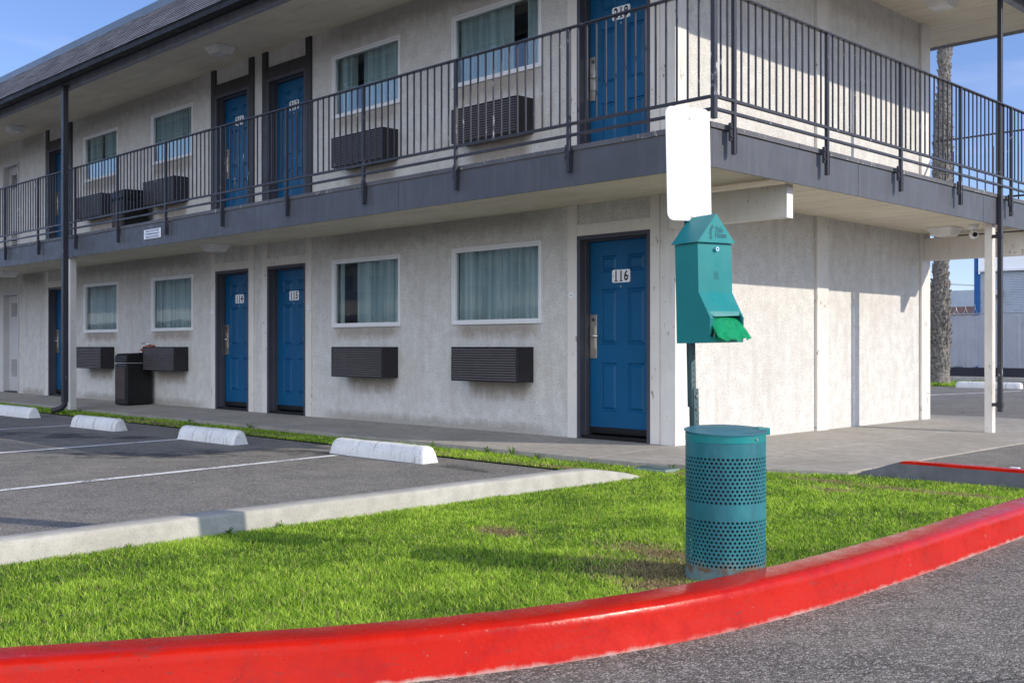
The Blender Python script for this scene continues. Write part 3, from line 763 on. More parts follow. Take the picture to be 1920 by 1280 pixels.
def number_plate(txt, cx_, cz_, y, parent):
    p = MB().prism(rrect(cx_ - .118, cx_ + .118, cz_ - .066, cz_ + .066, .02), 'y', y - .004, y).build('number_plate', MT['white'], parent)
    t = MB(); w = .066
    for i, ch in enumerate(txt):
        cxx = cx_ + (i - 1) * w
        q = text_mb(ch, .140, offset=.0036, squeeze=.80)
        q.v = [(cxx + v[0], y - .0052, cz_ + v[1] - .002) for v in q.v]; merge(t, q)
        if ch == '1':
            t.box(cxx - .020, cxx + .022, y - .0056, y - .0050, cz_ - .055, cz_ - .046)
        if ch in '4': t.box(cxx - .002, cxx + .026, y - .0056, y - .0050, cz_ - .055, cz_ - .047)
    for sx in (-.101, .101): t.box(cx_ + sx - .005, cx_ + sx + .005, y - .0056, y - .005, cz_ - .005, cz_ + .005)
    t.build('digits', MT['ink'], p)
def blue_door(num, a, c, z, flip, mirror_hidden=False):
    YL = .115
    d = bpy.data.objects.new('door', None); COL.objects.link(d); d.parent = motel
    d['label'] = 'blue panelled door numbered ' + num
    b = MB(); w = .042; top = z + 2.10 - (.01 if z > 1 else 0)
    b.box(a, a + w, -.03, .10, z + .0, top); b.box(c - w, c, -.03, .10, z + .0, top); b.box(a + w, c - w, -.03, .10, top - w, top)
    b.box(a + w, a + w + .016, .045, .155, z, top - w); b.box(c - w - .016, c - w, .045, .155, z, top - w); b.box(a + w + .016, c - w - .016, .045, .155, top - w - .016, top - w)
    b.build('door_frame', MT['frame'], d, bevel=.003)
    x0, x1 = a + w + .006, c - w - .006; z0 = z + .045; z1 = top - w - .006
    x0 += .012; x1 -= .012; z1 -= .012
    b = MB(); mx = (x0 + x1) / 2; px = (x1 - x0)
    cols = [(x0 + px * .17, x0 + px * .43), (x0 + px * .60, x0 + px * .86)]
    pans = []
    for q in cols:
        for e, f in ((.285, .785), (.975, 1.545), (1.72, 1.89)): pans.append((q[0], q[1], z + e, z + f))
    leaf(b, x0, x1, z0 + .075, z1, YL, pans)
    b.build('leaf', MT['blue'], d, norm=False)
    b = MB(); b.box(x0, x1, YL - .012, YL + .04, z0 + .01, z0 + .074); b.box(a + w, c - w, .0, YL + .05, z, z0 - .006); b.box(x0, x1, YL - .02, YL - .012, z0 + .03, z0 + .045)
    b.build('threshold', MT['black'], d, bevel=.003)
    xs_ = x0 - .008 if not flip else x1 + .003
    MB().box(xs_, xs_ + .006, YL - .006, YL + .02, z0 + .02, z1).build('weather_strip', MT['steel'] if False else MT['wire'], d)
    lx = x0 + .052 if not flip else x1 - .052
    s_ = 1 if not flip else -1
    h = MB().prism(rrect(lx - .046, lx + .046, z + .83, z + 1.285, .006, 2), 'y', YL - .012, YL - .001).build('lock_plate', MT['steel'], d, bevel=.002)
    MB().prism(rrect(lx - .034, lx + .034, z + .925, z + 1.165, .006, 2), 'y', YL - .024, YL - .0125).build('reader_cover', MT['steel'], h, bevel=.002) if False else None
    b = MB(); b.box(lx - .036, lx + .034, YL - .022, YL - .0125, z + .93, z + 1.16); b.build('lock_cover', MT['steel'], d, bevel=.003)
    b = MB(); b.tube([(lx, YL - .02, z + 1.065), (lx, YL - .065, z + 1.065), (lx + .01 * s_, YL - .068, z + 1.065), (lx + .11 * s_, YL - .066, z + 1.062)], [.012, .011, .010, .008], 8)
    b.build('handle', MT['chrome'], d, smooth=True)
    b = MB(); b.tube([(lx, YL - .012, z + 1.232), (lx, YL - .018, z + 1.232)], .018, 14); b.build('keyhole', MT['ink'], d)
    b = MB(); b.tube([(lx, YL - .018, z + 1.232), (lx, YL - .021, z + 1.232)], .011, 12); b.build('lock_cylinder', MT['chrome'], d)
    number_plate(num, mx - px * .0, z + 1.672, YL - .001, d)
    b = MB(); b.tube([(mx, YL, z + 1.565), (mx, YL - .008, z + 1.565)], .009, 12); b.build('peephole', MT['steel'], d)
    return d
for n_, a, c, k in DOORS:
    blue_door(n_, a, c, 0.0, k)
    blue_door({'113': '215', '114': '216', '115': '217', '116': '218'}[n_], a, c, FL, k)
b = MB()    # little round plaques beside the doors
for x in (-1.315, -6.15, -8.735):
    b2 = MB().tube([(x, -.022, 1.49), (x, -.034, 1.49)], .033, 18); o = b2.build('wall_plaque', MT['white'], motel, bevel=.002)
    t = text_mb({-1.315: '116', -6.15: '115', -8.735: '114'}[x], .026, offset=.0005); t.v = [(x + v[0], -.0345, 1.49 + v[1]) for v in t.v]; t.build('digits', MT['ink'], o, norm=False)

def louvre_door(a, c, z):
    d = bpy.data.objects.new('door', None); COL.objects.link(d); d.parent = motel; d['label'] = 'off white service door with louvred vents'
    b = MB(); w = .05; top = z + 2.08
    b.box(a, a + w, -.022, .12, z, top); b.box(c - w, c, -.022, .12, z, top); b.box(a + w, c - w, -.022, .12, top - w, top)
    b.build('door_frame', MT['doorwhite'], d, bevel=.003)
    x0, x1 = a + w + .004, c - w - .004; Y = .09
    b = MB(); vents = [(x0 + .14, x1 - .14, z + .33, z + .68), (x0 + .14, x1 - .14, z + 1.58, z + 1.87)]
    wall_face(b, x0, x1, z + .03, top - w - .004, vents, lambda u, v, q: (u, Y + q, v), .04)
    b.build('leaf', MT['doorwhite'], d, norm=False)
    for v in vents:
        b = MB(); nz = 9
        for i in range(nz):
            zz = v[2] + (v[3] - v[2]) * (i + .5) / nz; b.quad((v[0], Y + .002, zz - .014), (v[1], Y + .002, zz - .014), (v[1], Y + .034, zz + .02), (v[0], Y + .034, zz + .02))
        b.build('vent', MT['doorwhite'], d, norm=False)
    b = MB(); b.box(a + w, c - w, .0, .13, z, z + .024); b.build('threshold', MT['black'], d)
    b = MB(); b.box(x1 - .10, x1 - .07, Y - .012, Y, z + 1.12, z + 1.20); b.tube([(x1 - .085, Y, z + .97), (x1 - .085, Y - .05, z + .97)], .022, 10); b.build('knob', MT['black'], d)
for a, c in LDOOR:
    louvre_door(a, c, 0); louvre_door(a, c, FL)

# windows
def window(a, c, z0, z1, cur, seed):
    """cur: list of (from, to) fractions covered by curtain"""
    w_ = bpy.data.objects.new('window', None); COL.objects.link(w_); w_.parent = motel
    b = MB()
    def ring(x0, x1, za, zb, t, y0, y1):
        b.box(x0, x0 + t, y0, y1, za, zb); b.box(x1 - t, x1, y0, y1, za, zb); b.box(x0 + t, x1 - t, y0, y1, za, za + t); b.box(x0 + t, x1 - t, y0, y1, zb - t, zb)
    ring(a, c, z0, z1, .026, -.022, .03); ring(a + .0265, c - .0265, z0 + .0265, z1 - .0265, .028, -.010, .05)
    b.build('window_frame', MT['winframe'], w_, bevel=.003)
    x0, x1, za, zb = a + .05, c - .05, z0 + .05, z1 - .05
    tl = .010 if z0 > 3 else 0
    b = MB(); b.quad((x0, .022 + tl, za), (x1, .022 + tl, za), (x1, .022 - tl, zb), (x0, .022 - tl, zb)); b.build('pane', MT['glass'], w_, norm=False)
    b = MB(); D = .95
    b.quad((a + .02, .16, z0), (a - .25, D, z0), (a - .25, D, z1), (a + .02, .16, z1)); b.quad((c - .02, .16, z0), (c + .25, D, z0), (c + .25, D, z1), (c - .02, .16, z1))
    b.quad((a - .25, D, z0), (c + .25, D, z0), (c + .25, D, z1), (a - .25, D, z1)); b.quad((a + .02, .16, z1), (c - .02, .16, z1), (c + .25, D, z1), (a - .25, D, z1)); b.quad((a + .02, .16, z0), (c - .02, .16, z0), (c + .25, D, z0), (a - .25, D, z0))
    b.build('room_lining', MT['roomdark'], w_, norm=False)
    r = random.Random(seed)
    for f0, f1 in cur:
        b = MB(); u0, u1 = a + (c - a) * f0, a + (c - a) * f1; n = int((u1 - u0) / .011); ph = r.uniform(0, 6); xsn = []
        fr = [r.uniform(.7, 1.4) for _ in range(60)]; acc = ph
        for i in range(n + 1):
            x = u0 + (u1 - u0) * i / n; acc += .011 * 38 * fr[int((x - u0) / .09) % 60]
            y = .110 + .042 * math.sin(acc) + .014 * math.sin(acc * 2.3 + 1)
            xsn.append((x, y, r.uniform(-.004, .004)))
        rows = [z0 + .01, (z0 + z1) / 2, z1 - .01]
        for k_, zz in enumerate(rows): b.v += [(x + dx * k_, min(.158, y), zz) for x, y, dx in xsn]
        m_ = len(xsn)
        for k_ in range(2):
            for i in range(m_ - 1): b.f.append((k_ * m_ + i, k_ * m_ + i + 1, (k_ + 1) * m_ + i + 1, (k_ + 1) * m_ + i)); b.mi.append(0)
        b.build('curtain', MT['curtain'], w_, smooth=True, norm=False)
CUR = {0: [(.0, .16), (.20, 1.0)], 1: [(0, .15), (.20, 1)], 2: [(0, .10), (.32, 1)], 3: [(0, 1)], 4: [(0, .3)]}
CURU = {0: [(.0, .40), (.50, 1)], 1: [(.0, .70), (.76, 1)], 2: [(.0, .26), (.40, 1)], 3: [(.0, .66), (.80, 1)], 4: [(.5, 1)]}
for i, (a, c) in enumerate(WIN + WFAR):
    window(a, c, 1.205, 2.10, CUR[i], i); window(a, c, 3.97, 4.81, CURU[i], 20 + i)

# balcony slab, fascia, soffits
b = MB()
b.box(X0, 1.42, -1.455, -.002, 2.60, 2.68); b.box(.002, 1.42, -.001, 5.84, 2.60, 2.68)
o = b.build('balcony_deck', MT['walk'], motel)
b = MB()
b.quad((X0, -1.45, CE), (0, -1.45, CE), (0, 0, CE), (X0, 0, CE)); b.quad((0, -1.45, CE), (1.415, -1.45, CE), (1.415, 5.84, CE), (0, 5.84, CE))
b.build('balcony_soffit', MT['soffit'], motel, norm=False)
b = MB()
seams = [X0, -20.5, -17.4, -14.5, -11.6, -9.55, -7.25, -5.0, -2.4, 1.43]
for a, c in zip(seams[:-1], seams[1:]): b.box(a + .0012, c - .0012, -1.462 - .0018 * (seams.index(a) % 2), -1.44, 2.345, 2.64)
sy = [-1.44, .9, 3.0, 3.78, 5.85]
for a, c in zip(sy[:-1], sy[1:]): b.box(1.41, 1.430 + .0018 * (sy.index(a) % 2), a + .0012, c - .0012, 2.345, 2.64)
b.box(X0, 1.43, 5.83, 5.85, 2.345, 2.64) if False else b.box(.0, 1.409, 5.83, 5.85, 2.345, 2.64)
b.build('fascia', MT['fascia'], motel)
b = MB()
rr = random.Random(5)
x = X0
while x < 1.44:
    nx = min(1.445, x + rr.uniform(.25, .6)); j = rr.uniform(-.002, .003); b.box(x, nx, -1.476 + j, -1.40, 2.648, 2.688 + rr.uniform(0, .003)); x = nx
y = -1.40
while y < 5.86:
    ny = min(5.865, y + rr.uniform(.25, .6)); j = rr.uniform(-.002, .003); b.box(1.37, 1.445 + j, y, ny, 2.648, 2.688 + rr.uniform(0, .003)); y = ny
b.build('deck_edge', MT['fascia_lip'], motel)

# notice plate on the fascia
ns = MB().box(-8.03, -7.54, -1.475, -1.469, 2.445, 2.573).build('notice_plate', MT['white'], motel)
t = MB()
for i, s in enumerate(['PLEASE LOCK YOUR CAR. WE ARE', 'NOT RESPONSIBLE FOR DAMAGE TO', 'VEHICLES OR LOSS OF CONTENTS']):
    q = text_mb(s, .036, offset=.0010, squeeze=.70); q.v = [(-7.785 + v[0], -1.4765, 2.548 - i * .040 + v[1]) for v in q.v]; merge(t, q)
t.build('lettering', MT['blueink'], ns, norm=False)

# railing
rl = bpy.data.objects.new('balcony_railing', None); COL.objects.link(rl); rl.parent = motel
RY = -1.505; RX = 1.492; TZ = 3.71
fx = [1.455 - 1.4645 * i for i in range(18)]
ph = .016
post = MB()
post.box(-ph, ph, -ph, ph, 2.455, 3.695); post.box(-.045, -ph - .001, -.001, .022, 2.56, 2.70); 
post.box(ph - .003, ph + .002, -.02, .03, 2.46, 2.66)
for bz in (2.59, 2.66): post.tube([(-.034, -.001, bz), (-.034, -.010, bz)], .009, 6)
P0 = post.build('post', MT['rail'], rl, bevel=.0015)
def put_post(x, y, rz, first=[True]):
    if first[0]: o = P0; first[0] = False
    else: o = P0.copy(); COL.objects.link(o)
    o.location = (x, y, 0); o.rotation_euler.z = rz
sidey = [-1.235, .21, 1.63, 3.02, 4.42, 5.82]
for x in fx[1:]: put_post(x, RY, 0)
for y in sidey: put_post(RX, y, PI / 2)
c0 = MB().box(1.470, 1.510, -1.522, -1.482, 2.70, 3.695).build('post', MT['rail'], rl, bevel=.002)
bars = MB().box(X0, 1.515, RY - .022, RY + .022, 3.694, TZ).build('top_rail', MT['rail'], rl, bevel=.003)
MB().box(RX - .022, RX + .022, RY + .0225, 5.84, 3.694, TZ - .001).build('top_rail', MT['rail'], rl, bevel=.003)
for z in (2.872, 2.775):
    MB().box(X0, 1.469, RY - .014, RY + .014, z - .012, z + .012).build('lower_rail', MT['rail'], rl, bevel=.002)
    MB().box(RX - .014, RX + .014, RY + .024, 5.84, z - .012, z + .012).build('lower_rail', MT['rail'], rl, bevel=.002)
def bal_panel(n, span, axis):
    b = MB()
    for i in range(1, n):
        u = span * i / n; r = .0065
        if axis == 'x': b.box(u - r, u + r, -r, r, 0, .81)
        else: b.box(-r, r, u - r, u + r, 0, .81)
    return b
bp = bal_panel(14, 1.4645, 'x').build('baluster_panel', MT['rail'], rl)
for i, x in enumerate(fx[1:]):
    o = bp if i == 0 else bp.copy()
    if i: COL.objects.link(o)
    o.location = (x, RY, 2.884)
allsy = [RY + .0] + sidey
for a, c in zip(allsy[:-1], allsy[1:]):
    n = max(2, round((c - a) / .1045)); o = bal_panel(n, c - a, 'y').build('baluster_panel', MT['rail'], rl); o.location = (RX, a, 2.884)
# rear end of the railing
rr_ = bpy.data.objects.new('balcony_railing', None); COL.objects.link(rr_); rr_.parent = motel
MB().box(-.0, 1.469, 5.80, 5.84, 3.692, TZ - .002).build('top_rail', MT['rail'], rr_)
for z in (2.872, 2.775): MB().box(-.0, 1.477, 5.808, 5.832, z - .012, z + .012).build('lower_rail', MT['rail'], rr_)
o = bal_panel(14, 1.46, 'x').build('baluster_panel', MT['rail'], rr_); o.location = (.02, 5.82, 2.73)

# roof: soffit, edge beam, gutter, mansard shingles
XR = 1.50; YR = 6.58
b = MB()
b.quad((X0, -1.50, UC), (0, -1.50, UC), (0, 0, UC), (X0, 0, UC)); b.quad((0, -1.50, UC), (XR, -1.50, UC), (XR, YR, UC), (0, YR, UC))
b.quad((X0, 5.57, UC), (0, 5.57, UC), (0, YR, UC), (X0, YR, UC))
b.build('roof_soffit', MT['soffit'], motel, norm=False)
b = MB()
b.box(X0, XR, -1.56, -1.48, 4.935, 5.20); b.box(XR - .08, XR, -1.479, YR, 4.935, 5.20); b.box(X0, XR - .081, YR - .03, YR, 5.14, 5.20)
b.build('edge_beam', mat_paint('beam_grey_paint', (.32, .34, .40), .5, .15, streaks=.5, scol=(.10, .10, .12), bumpy=.3), motel, bevel=.003)
b = MB()
b.box(X0, XR + .30, -1.84, -1.74, 4.965, 4.978); b.box(X0, XR + .30, -1.852, -1.84, 4.965, 5.052); b.box(X0, XR + .2, -1.739, -1.728, 4.965, 5.052)
b.box(X0, XR + .312, -1.862, -1.853, 5.035, 5.052)
b.box(XR + .23, XR + .33, -1.84, YR, 4.965, 5.05)
b.box(X0, XR + .2, -1.727, -1.561, 5.045, 5.06); b.box(XR + .01, XR + .229, -1.72, YR, 5.045, 5.06)
b.build('gutter', mat_paint('gutter_brown_paint', (.016, .015, .016), .6, .1), motel, bevel=.002)
b = MB(); rr = random.Random(8); nC = 13
e0 = Vector((-1.865, 5.045)); e1 = Vector((-1.17, 5.78)); dv = (e1 - e0) / nC; nn = Vector((-dv.y, dv.x)).normalized()
for k in range(nC):
    p = e0 + dv * k; q = e0 + dv * (k + 1.12)
    # front slope
    x = X0 - rr.uniform(0, .3); lim = XR + .365 - dv.x * k
    while x < lim:
        w = rr.uniform(.25, .5); t = .008 + rr.uniform(0, .004); drop = rr.uniform(-.004, .003); x2 = min(lim, x + w)
        a0 = p + dv.normalized() * drop + nn * t; a1 = q + nn * .002; a2 = p + dv.normalized() * drop - nn * .004
        b.add([(x, a2.x, a2.y), (x2 - .003, a2.x, a2.y), (x2 - .003, a0.x, a0.y), (x, a0.x, a0.y), (x2 - .003, a1.x, a1.y), (x, a1.x, a1.y)], [(0, 1, 2, 3), (3, 2, 4, 5), (1, 4, 2), (0, 3, 5)]); b.mi[-4] = 2  # butt faces coloured black to paint the shadow line between courses
        x += w
    # side slope
    y = -1.865 + dv.x * k
    while y < YR + .02:
        w = rr.uniform(.25, .5); t = .008 + rr.uniform(0, .004); drop = rr.uniform(-.004, .003); y2 = min(YR + .02, y + w)
        a0 = p + dv.normalized() * drop + nn * t; a1 = q + nn * .002; a2 = p + dv.normalized() * drop - nn * .004
        X = lambda v: XR + .365 - (v - e0.x)
        b.add([(X(a2.x), y, a2.y), (X(a2.x), y2, a2.y), (X(a0.x), y2, a0.y), (X(a0.x), y, a0.y), (X(a1.x), y2, a1.y), (X(a1.x), y, a1.y)], [(0, 1, 2, 3), (3, 2, 4, 5)])
        y += w
# decking under the shingles
b.quad((X0, -1.86, 5.04), (XR + .3, -1.86, 5.04), (XR - .35, -1.165, 5.775), (X0, -1.165, 5.775), 1); b.quad((XR + .355, -1.8, 5.04), (XR + .355, YR + .02, 5.04), (XR - .34, YR + .02, 5.775), (XR - .34, -1.1, 5.775), 1)
b.quad((X0, YR + .02, 5.17), (XR + .24, YR + .02, 5.17), (XR - .34, YR + .02, 5.775), (X0, YR + .02, 5.775), 1)
b.quad((X0, -1.165, 5.76), (XR - .34, -1.165, 5.76), (XR - .34, YR + .02, 5.76), (X0, YR + .02, 5.76), 1)
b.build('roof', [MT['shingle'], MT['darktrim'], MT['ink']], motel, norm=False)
b = MB()
rr = random.Random(2); x = X0
while x < XR - .4:
    nx = min(XR - .36, x + 3.0); j = rr.uniform(-.004, .006)
    b.box(x, nx - .003, -1.205, -1.06, 5.745 + j, 5.865 + j); x = nx
b.box(XR - .46, XR - .30, -1.06, YR + .021, 5.765, 5.862)
b.build('coping', MT['metal_light'], motel, bevel=.004)

# posts and downpipes
p_ = MB().box(-.05, .05, -.05, .05, 0, 1)
lp = MB().box(-10.76, -10.655, -1.42, -1.32, -.04, CE - .002).build('support_post', MT['trim_worn'], motel, bevel=.004)
lp['label'] = 'pale wooden post beside the black waste bin'
sp = MB().box(1.285, 1.375, 4.175, 4.265, -.05, CE - .002).build('support_post', MT['trim_worn'], motel, bevel=.004)
b = MB(); b.box(-10.42, -10.335, -1.66, -1.575, .10, 4.97)
b.tube([(-10.378, -1.617, .16), (-10.378, -1.620, .07), (-10.41, -1.65, .01), (-10.47, -1.72, -.025), (-10.51, -1.76, -.035)], [.045, .047, .047, .045, .045], 10)
b.build('downpipe', MT['rail'], motel, bevel=.006)
b = MB(); b.box(1.437, 1.487, 4.15, 4.20, .21, 4.97); b.box(1.376, 1.449, 4.15, 4.19, .27, .31); b.box(1.376, 1.449, 4.15, 4.19, 2.19, 2.23); b.box(1.430, 1.494, 4.143, 4.207, .26, .32); b.box(1.430, 1.494, 4.143, 4.207, 2.18, 2.24)
b.box(1.22, 1.512, 4.005, 4.012, .275, .285) if False else None
b.build('downpipe', MT['rail'], motel, bevel=.006)

# ------------------------------------------------------------------ air conditioners
ac = thing('air_conditioner', 'x', 'air conditioner')
AW = 1.07; AD = .25; AH = .385
b = MB(); b.box(.023, AW - .023, -AD + .0195, -AD + .0205, .01, AH - .012); b.build('grille_backing', MT['ink'], ac)
b = MB(); b.box(0, AW, -AD + .022, -.001, 0, AH); b.box(0, .022, -AD, -AD + .0215, 0, AH); b.box(AW - .022, AW, -AD, -AD + .0215, 0, AH); b.box(.022, AW - .022, -AD, -AD + .0195, 0, .012); b.box(.022, AW - .022, -AD, -AD + .0195, AH - .014, AH)
b.build('housing', MT['ac'], ac, bevel=.004)
b = MB(); nl = 13
for i in range(nl):
    z = .012 + (AH - .026) * (i + .5) / nl
    b.add([(.023, -AD - .001, z - .010), (AW - .023, -AD - .001, z - .010), (AW - .023, -AD + .018, z + .004), (.023, -AD + .018, z + .004), (.023, -AD - .001, z + .003), (AW - .023, -AD - .001, z + .003), (AW - .023, -AD + .018, z + .010), (.023, -AD + .018, z + .010)],
          [(0, 1, 2, 3), (4, 7, 6, 5), (0, 4, 5, 1)])
b.build('grille', MT['slat'], ac, norm=False)
aclabs = {0: 'under the window beside the dark downpipe', 1: 'beside the black waste bin', 2: 'under the window next to door {}', 3: 'under the window next to door {}'}
ACX = [-13.26, -10.60, -5.30, -2.96]
k_ = 0
for fl_, z in ((0, .565), (1, 3.262)):
    for i, x in enumerate(ACX):
        o = ac if k_ == 0 else copy_tree(ac); k_ += 1
        o.location = (x, 0, z)
        lab = ['dark bronze wall air conditioner ' + aclabs[i].format(('115', '116')[i - 2] if i > 1 else ''), 'dark air conditioner behind the balcony railing ' + aclabs[i].format(('217', '218')[i - 2] if i > 1 else '')][fl_]
        if i in (0, 1): lab += (' on the ground floor', ' upstairs')[fl_]
        tag(o, lab, 'air conditioner', 'wall air conditioners')

# ------------------------------------------------------------------ ceiling lights
cl = thing('ceiling_light', 'x', 'ceiling light')
b = MB(); b.box(-.165, .165, -.165, .165, -.018, 0); b.build('base_plate', MT['winframe'], cl, bevel=.003)
b = MB(); t_ = .155; u_ = .115; h_ = .105
vs = [(-t_, -t_, -.018), (t_, -t_, -.018), (t_, t_, -.018), (-t_, t_, -.018), (-u_, -u_, -h_), (u_, -u_, -h_), (u_, u_, -h_), (-u_, u_, -h_)]
b.add(vs, [(0, 1, 5, 4), (1, 2, 6, 5), (2, 3, 7, 6), (3, 0, 4, 7), (4, 5, 6, 7)]); b.build('lens', MT['glassfix'], cl, bevel=.006)
for i, (x, y, z, lab) in enumerate([(-7.80, -.50, CE, 'square ceiling light under the balcony by door 114'), (-15.8, -.52, CE, 'square ceiling light under the balcony by the louvred door'), (.53, 4.85, CE, 'square ceiling light under the side balcony near the white camera'),
                                    (.62, 4.55, UC, 'square ceiling light under the roof above the side balcony'), (-7.45, -.62, UC, 'square ceiling light under the roof near door 216'), (-15.2, -.60, UC, 'square ceiling light under the roof above the upper louvred door')]):
    o = cl if i == 0 else copy_tree(cl); o.location = (x, y, z - .001); tag(o, lab, 'ceiling light', 'square prismatic ceiling lights')
cam_t = thing('security_camera', 'white dome security camera under the side balcony by the post', 'camera', (.93, 4.75, CE))
b = MB().tube([(0, 0, 0), (0, 0, -.05), (0, 0, -.06)], [.06, .055, .05], 20); b.build('mount', MT['white'], cam_t, smooth=True)
b = MB(); rings = []
for i in range(9):
    a = PI * i / 8; rings.append(((.0, 0, -.065 - .055 + .055 * math.cos(a)), max(.001, .055 * math.sin(a))))
b.tube([r[0] for r in rings], [r[1] for r in rings], 20, cap=False); b.build('housing', MT['white'], cam_t, smooth=True)
b = MB().tube([(.030, -.036, -.125), (.036, -.043, -.127)], .028, 18); b.build('lens', MT['black'], cam_t)

# ------------------------------------------------------------------ waste bins by the wall
def waste_bin():
    t = thing('waste_bin', 'x', 'bin')
    b = MB(); W = .44; Dp = .45
    b.box(0, W, -Dp, 0, .0, .68); b.build('body', MT['black'], t, bevel=.03, seg=3)
    b = MB(); b.prism([(-Dp, .692), (-Dp, .80), (-Dp + .05, .845), (-.05, .855), (0, .82), (0, .692)], 'x', 0, W); b.build('hood', MT['black'], t, bevel=.02, seg=3)
    b = MB(); b.box(.05, W - .05, -Dp - .004, -Dp + .001, .10, .62); b.build('front_panel', MT['brownpanel'], t, bevel=.004)
    return t
wb = waste_bin(); wb.location = (-11.08, -.06, -.005)
tag(wb, 'black waste bin with a brown panel on the ground floor walkway', 'bin', 'black waste bins')
w2 = copy_tree(wb); w2.location = (-11.12, -.10, FL); tag(w2, 'black waste bin upstairs behind the balcony railing', 'bin', 'black waste bins')
tp = thing('wall_tap', 'small silver and orange fitting on the wall above the waste bin', 'tap', (-10.72, 0, .93))
b = MB().tube([(.04, 0, .02), (.02, -.09, .02), (-.03, -.14, 0), (-.09, -.16, -.04)], [.03, .03, .028, .03], 10); b.build('body', MT['orange'], tp, smooth=True)
b = MB().tube([(.02, -.09, .04), (0, -.11, .075)], .015, 8).tube([(-.14, -.14, .075), (-.02, -.12, .085), (.05, -.08, .05)], [.008, .014, .012], 8).tube([(-.09, -.16, -.05), (-.10, -.165, -.08)], [.035, .04], 10); b.build('lever', MT['chrome'], tp, smooth=True)

# ------------------------------------------------------------------ perforated bin
BX, BY = 3.525, -4.361; BR = .176
pb = thing('perforated_bin', 'round teal perforated metal bin with a flat lid standing behind the red kerb', 'bin', (BX, BY, GZ - .01))
def band(z0, z1, rows, r):
    """perforated sheet band between z0 and z1"""
    b = MB(); ncol = 55; pr = (z1 - z0) / rows; hr = .0058; seg = 12
    def P(u, z): a = u / r; return (r * math.cos(a), r * math.sin(a), z)
    cw = 2 * PI * r / ncol
    for k in range(rows):
        zc = z0 + pr * (k + .5); off = (k % 2) * .5
        for i in range(ncol):
            uc = (i + .5 + off) * cw; hw, hh = cw / 2, pr / 2
            ring = []; outr = []
            for s in range(seg):
                a = 2 * PI * (s + .5) / seg; ca, sa = math.cos(a), math.sin(a)
                ring.append(P(uc + hr * ca, zc + hr * sa))
                m_ = min(hw / abs(ca) if abs(ca) > 1e-6 else 9, hh / abs(sa) if abs(sa) > 1e-6 else 9); outr.append((uc + m_ * ca, zc + m_ * sa))
            # outer boundary snapped to rectangle corners
            for (cu, cz) in ((hw, hh), (-hw, hh), (-hw, -hh), (hw, -hh)):
                a = math.atan2(cz, cu) % (2 * PI); s = min(range(seg), key=lambda q: abs(((2 * PI * (q + .5) / seg) - a + PI) % (2 * PI) - PI)); outr[s] = (uc + cu, zc + cz)
            o_ = [P(*q) for q in outr]
            b.add(ring + o_, [(s, seg + s, seg + (s + 1) % seg, (s + 1) % seg) for s in range(seg)])
    return b
def cyl(r, z0, z1, n=144, b=None):
    b = b or MB(); o = len(b.v)
    for z in (z0, z1): b.v += [(r * math.cos(2 * PI * i / n), r * math.sin(2 * PI * i / n), z) for i in range(n)]
    for i in range(n): b.f.append((o + i, o + (i + 1) % n, o + n + (i + 1) % n, o + n + i)); b.mi.append(0)
    return b
z_ = -GZ + .01
b = MB()
def addmb(b, q): o = len(b.v); b.v += q.v; b.f += [tuple(i + o for i in f) for f in q.f]; b.mi += q.mi
addmb(b, cyl(BR, 0, z_ - .006)); addmb(b, band(z_ - .006, z_ + .200, 12, BR)); addmb(b, cyl(BR, z_ + .200, z_ + .268)); addmb(b, band(z_ + .268, z_ + .472, 12, BR)); addmb(b, cyl(BR, z_ + .472, z_ + .530)); 
addmb(b, cyl(BR - .001, z_ + .530, z_ + .533))
o = b.build('body', MT['bin'], pb, norm=False)
sm = o.modifiers.new('sheet', 'SOLIDIFY'); sm.thickness = .0016; sm.offset = -1
b = MB(); addmb(b, cyl(BR - .035, .03, z_ + .50)); b.add([(.14 * math.cos(2 * PI * i / 24), .14 * math.sin(2 * PI * i / 24), .03) for i in range(24)], [tuple(range(24))])
b.build('liner', MT['black'], pb, smooth=True, norm=False)
# lid: rim ring and tilted disc with hinge tab
LZ = z_ + .535
b = MB(); addmb(b, cyl(BR + .001, LZ - .002, LZ + .034)); addmb(b, cyl(BR - .003, LZ - .002, LZ + .034))
o = b.build('lid_rim', MT['teal'], pb, smooth=True, norm=False)
b = MB(); nn_ = 72; R2 = BR + .007
b.add([(R2 * math.cos(2 * PI * i / nn_), R2 * math.sin(2 * PI * i / nn_), 0) for i in range(nn_)] + [(R2 * math.cos(2 * PI * i / nn_), R2 * math.sin(2 * PI * i / nn_), .004) for i in range(nn_)] + [(0, 0, .010)],
      [tuple(range(nn_))] + [(i, (i + 1) % nn_, nn_ + (i + 1) % nn_, nn_ + i) for i in range(nn_)] + [(nn_ + i, nn_ + (i + 1) % nn_, 2 * nn_) for i in range(nn_)])
o = b.build('lid', mat_paint('lid_blue_grey_paint', (.055, .20, .26), .38, .15, .3, (.10, .12, .12)), pb); o.location = (0, 0, LZ + .042); 
Fv = Vector((-.710, .704, 0)); Rv = Vector((.704, .710, 0))
o.rotation_mode = 'QUATERNION'; o.rotation_quaternion = Matrix.Rotation(R_(3.2), 3, Rv).to_quaternion()
hd = (Rv * .94 + Fv * .34).normalized(); M_ = Matrix.Translation(hd * (BR + .006) + Vector((0, 0, LZ + .03))) @ Matrix.Rotation(math.atan2(hd.y, hd.x), 4, 'Z')
b = MB()  .box(-.04, .022, -.045, .045, -.010, .022, mat=M_); b.build('hinge', MT['teal'], pb, bevel=.003)
M2 = Matrix.Translation((-Fv * .80 + Rv * .6).normalized() * (BR + .001) + Vector((0, 0, LZ + .012)))
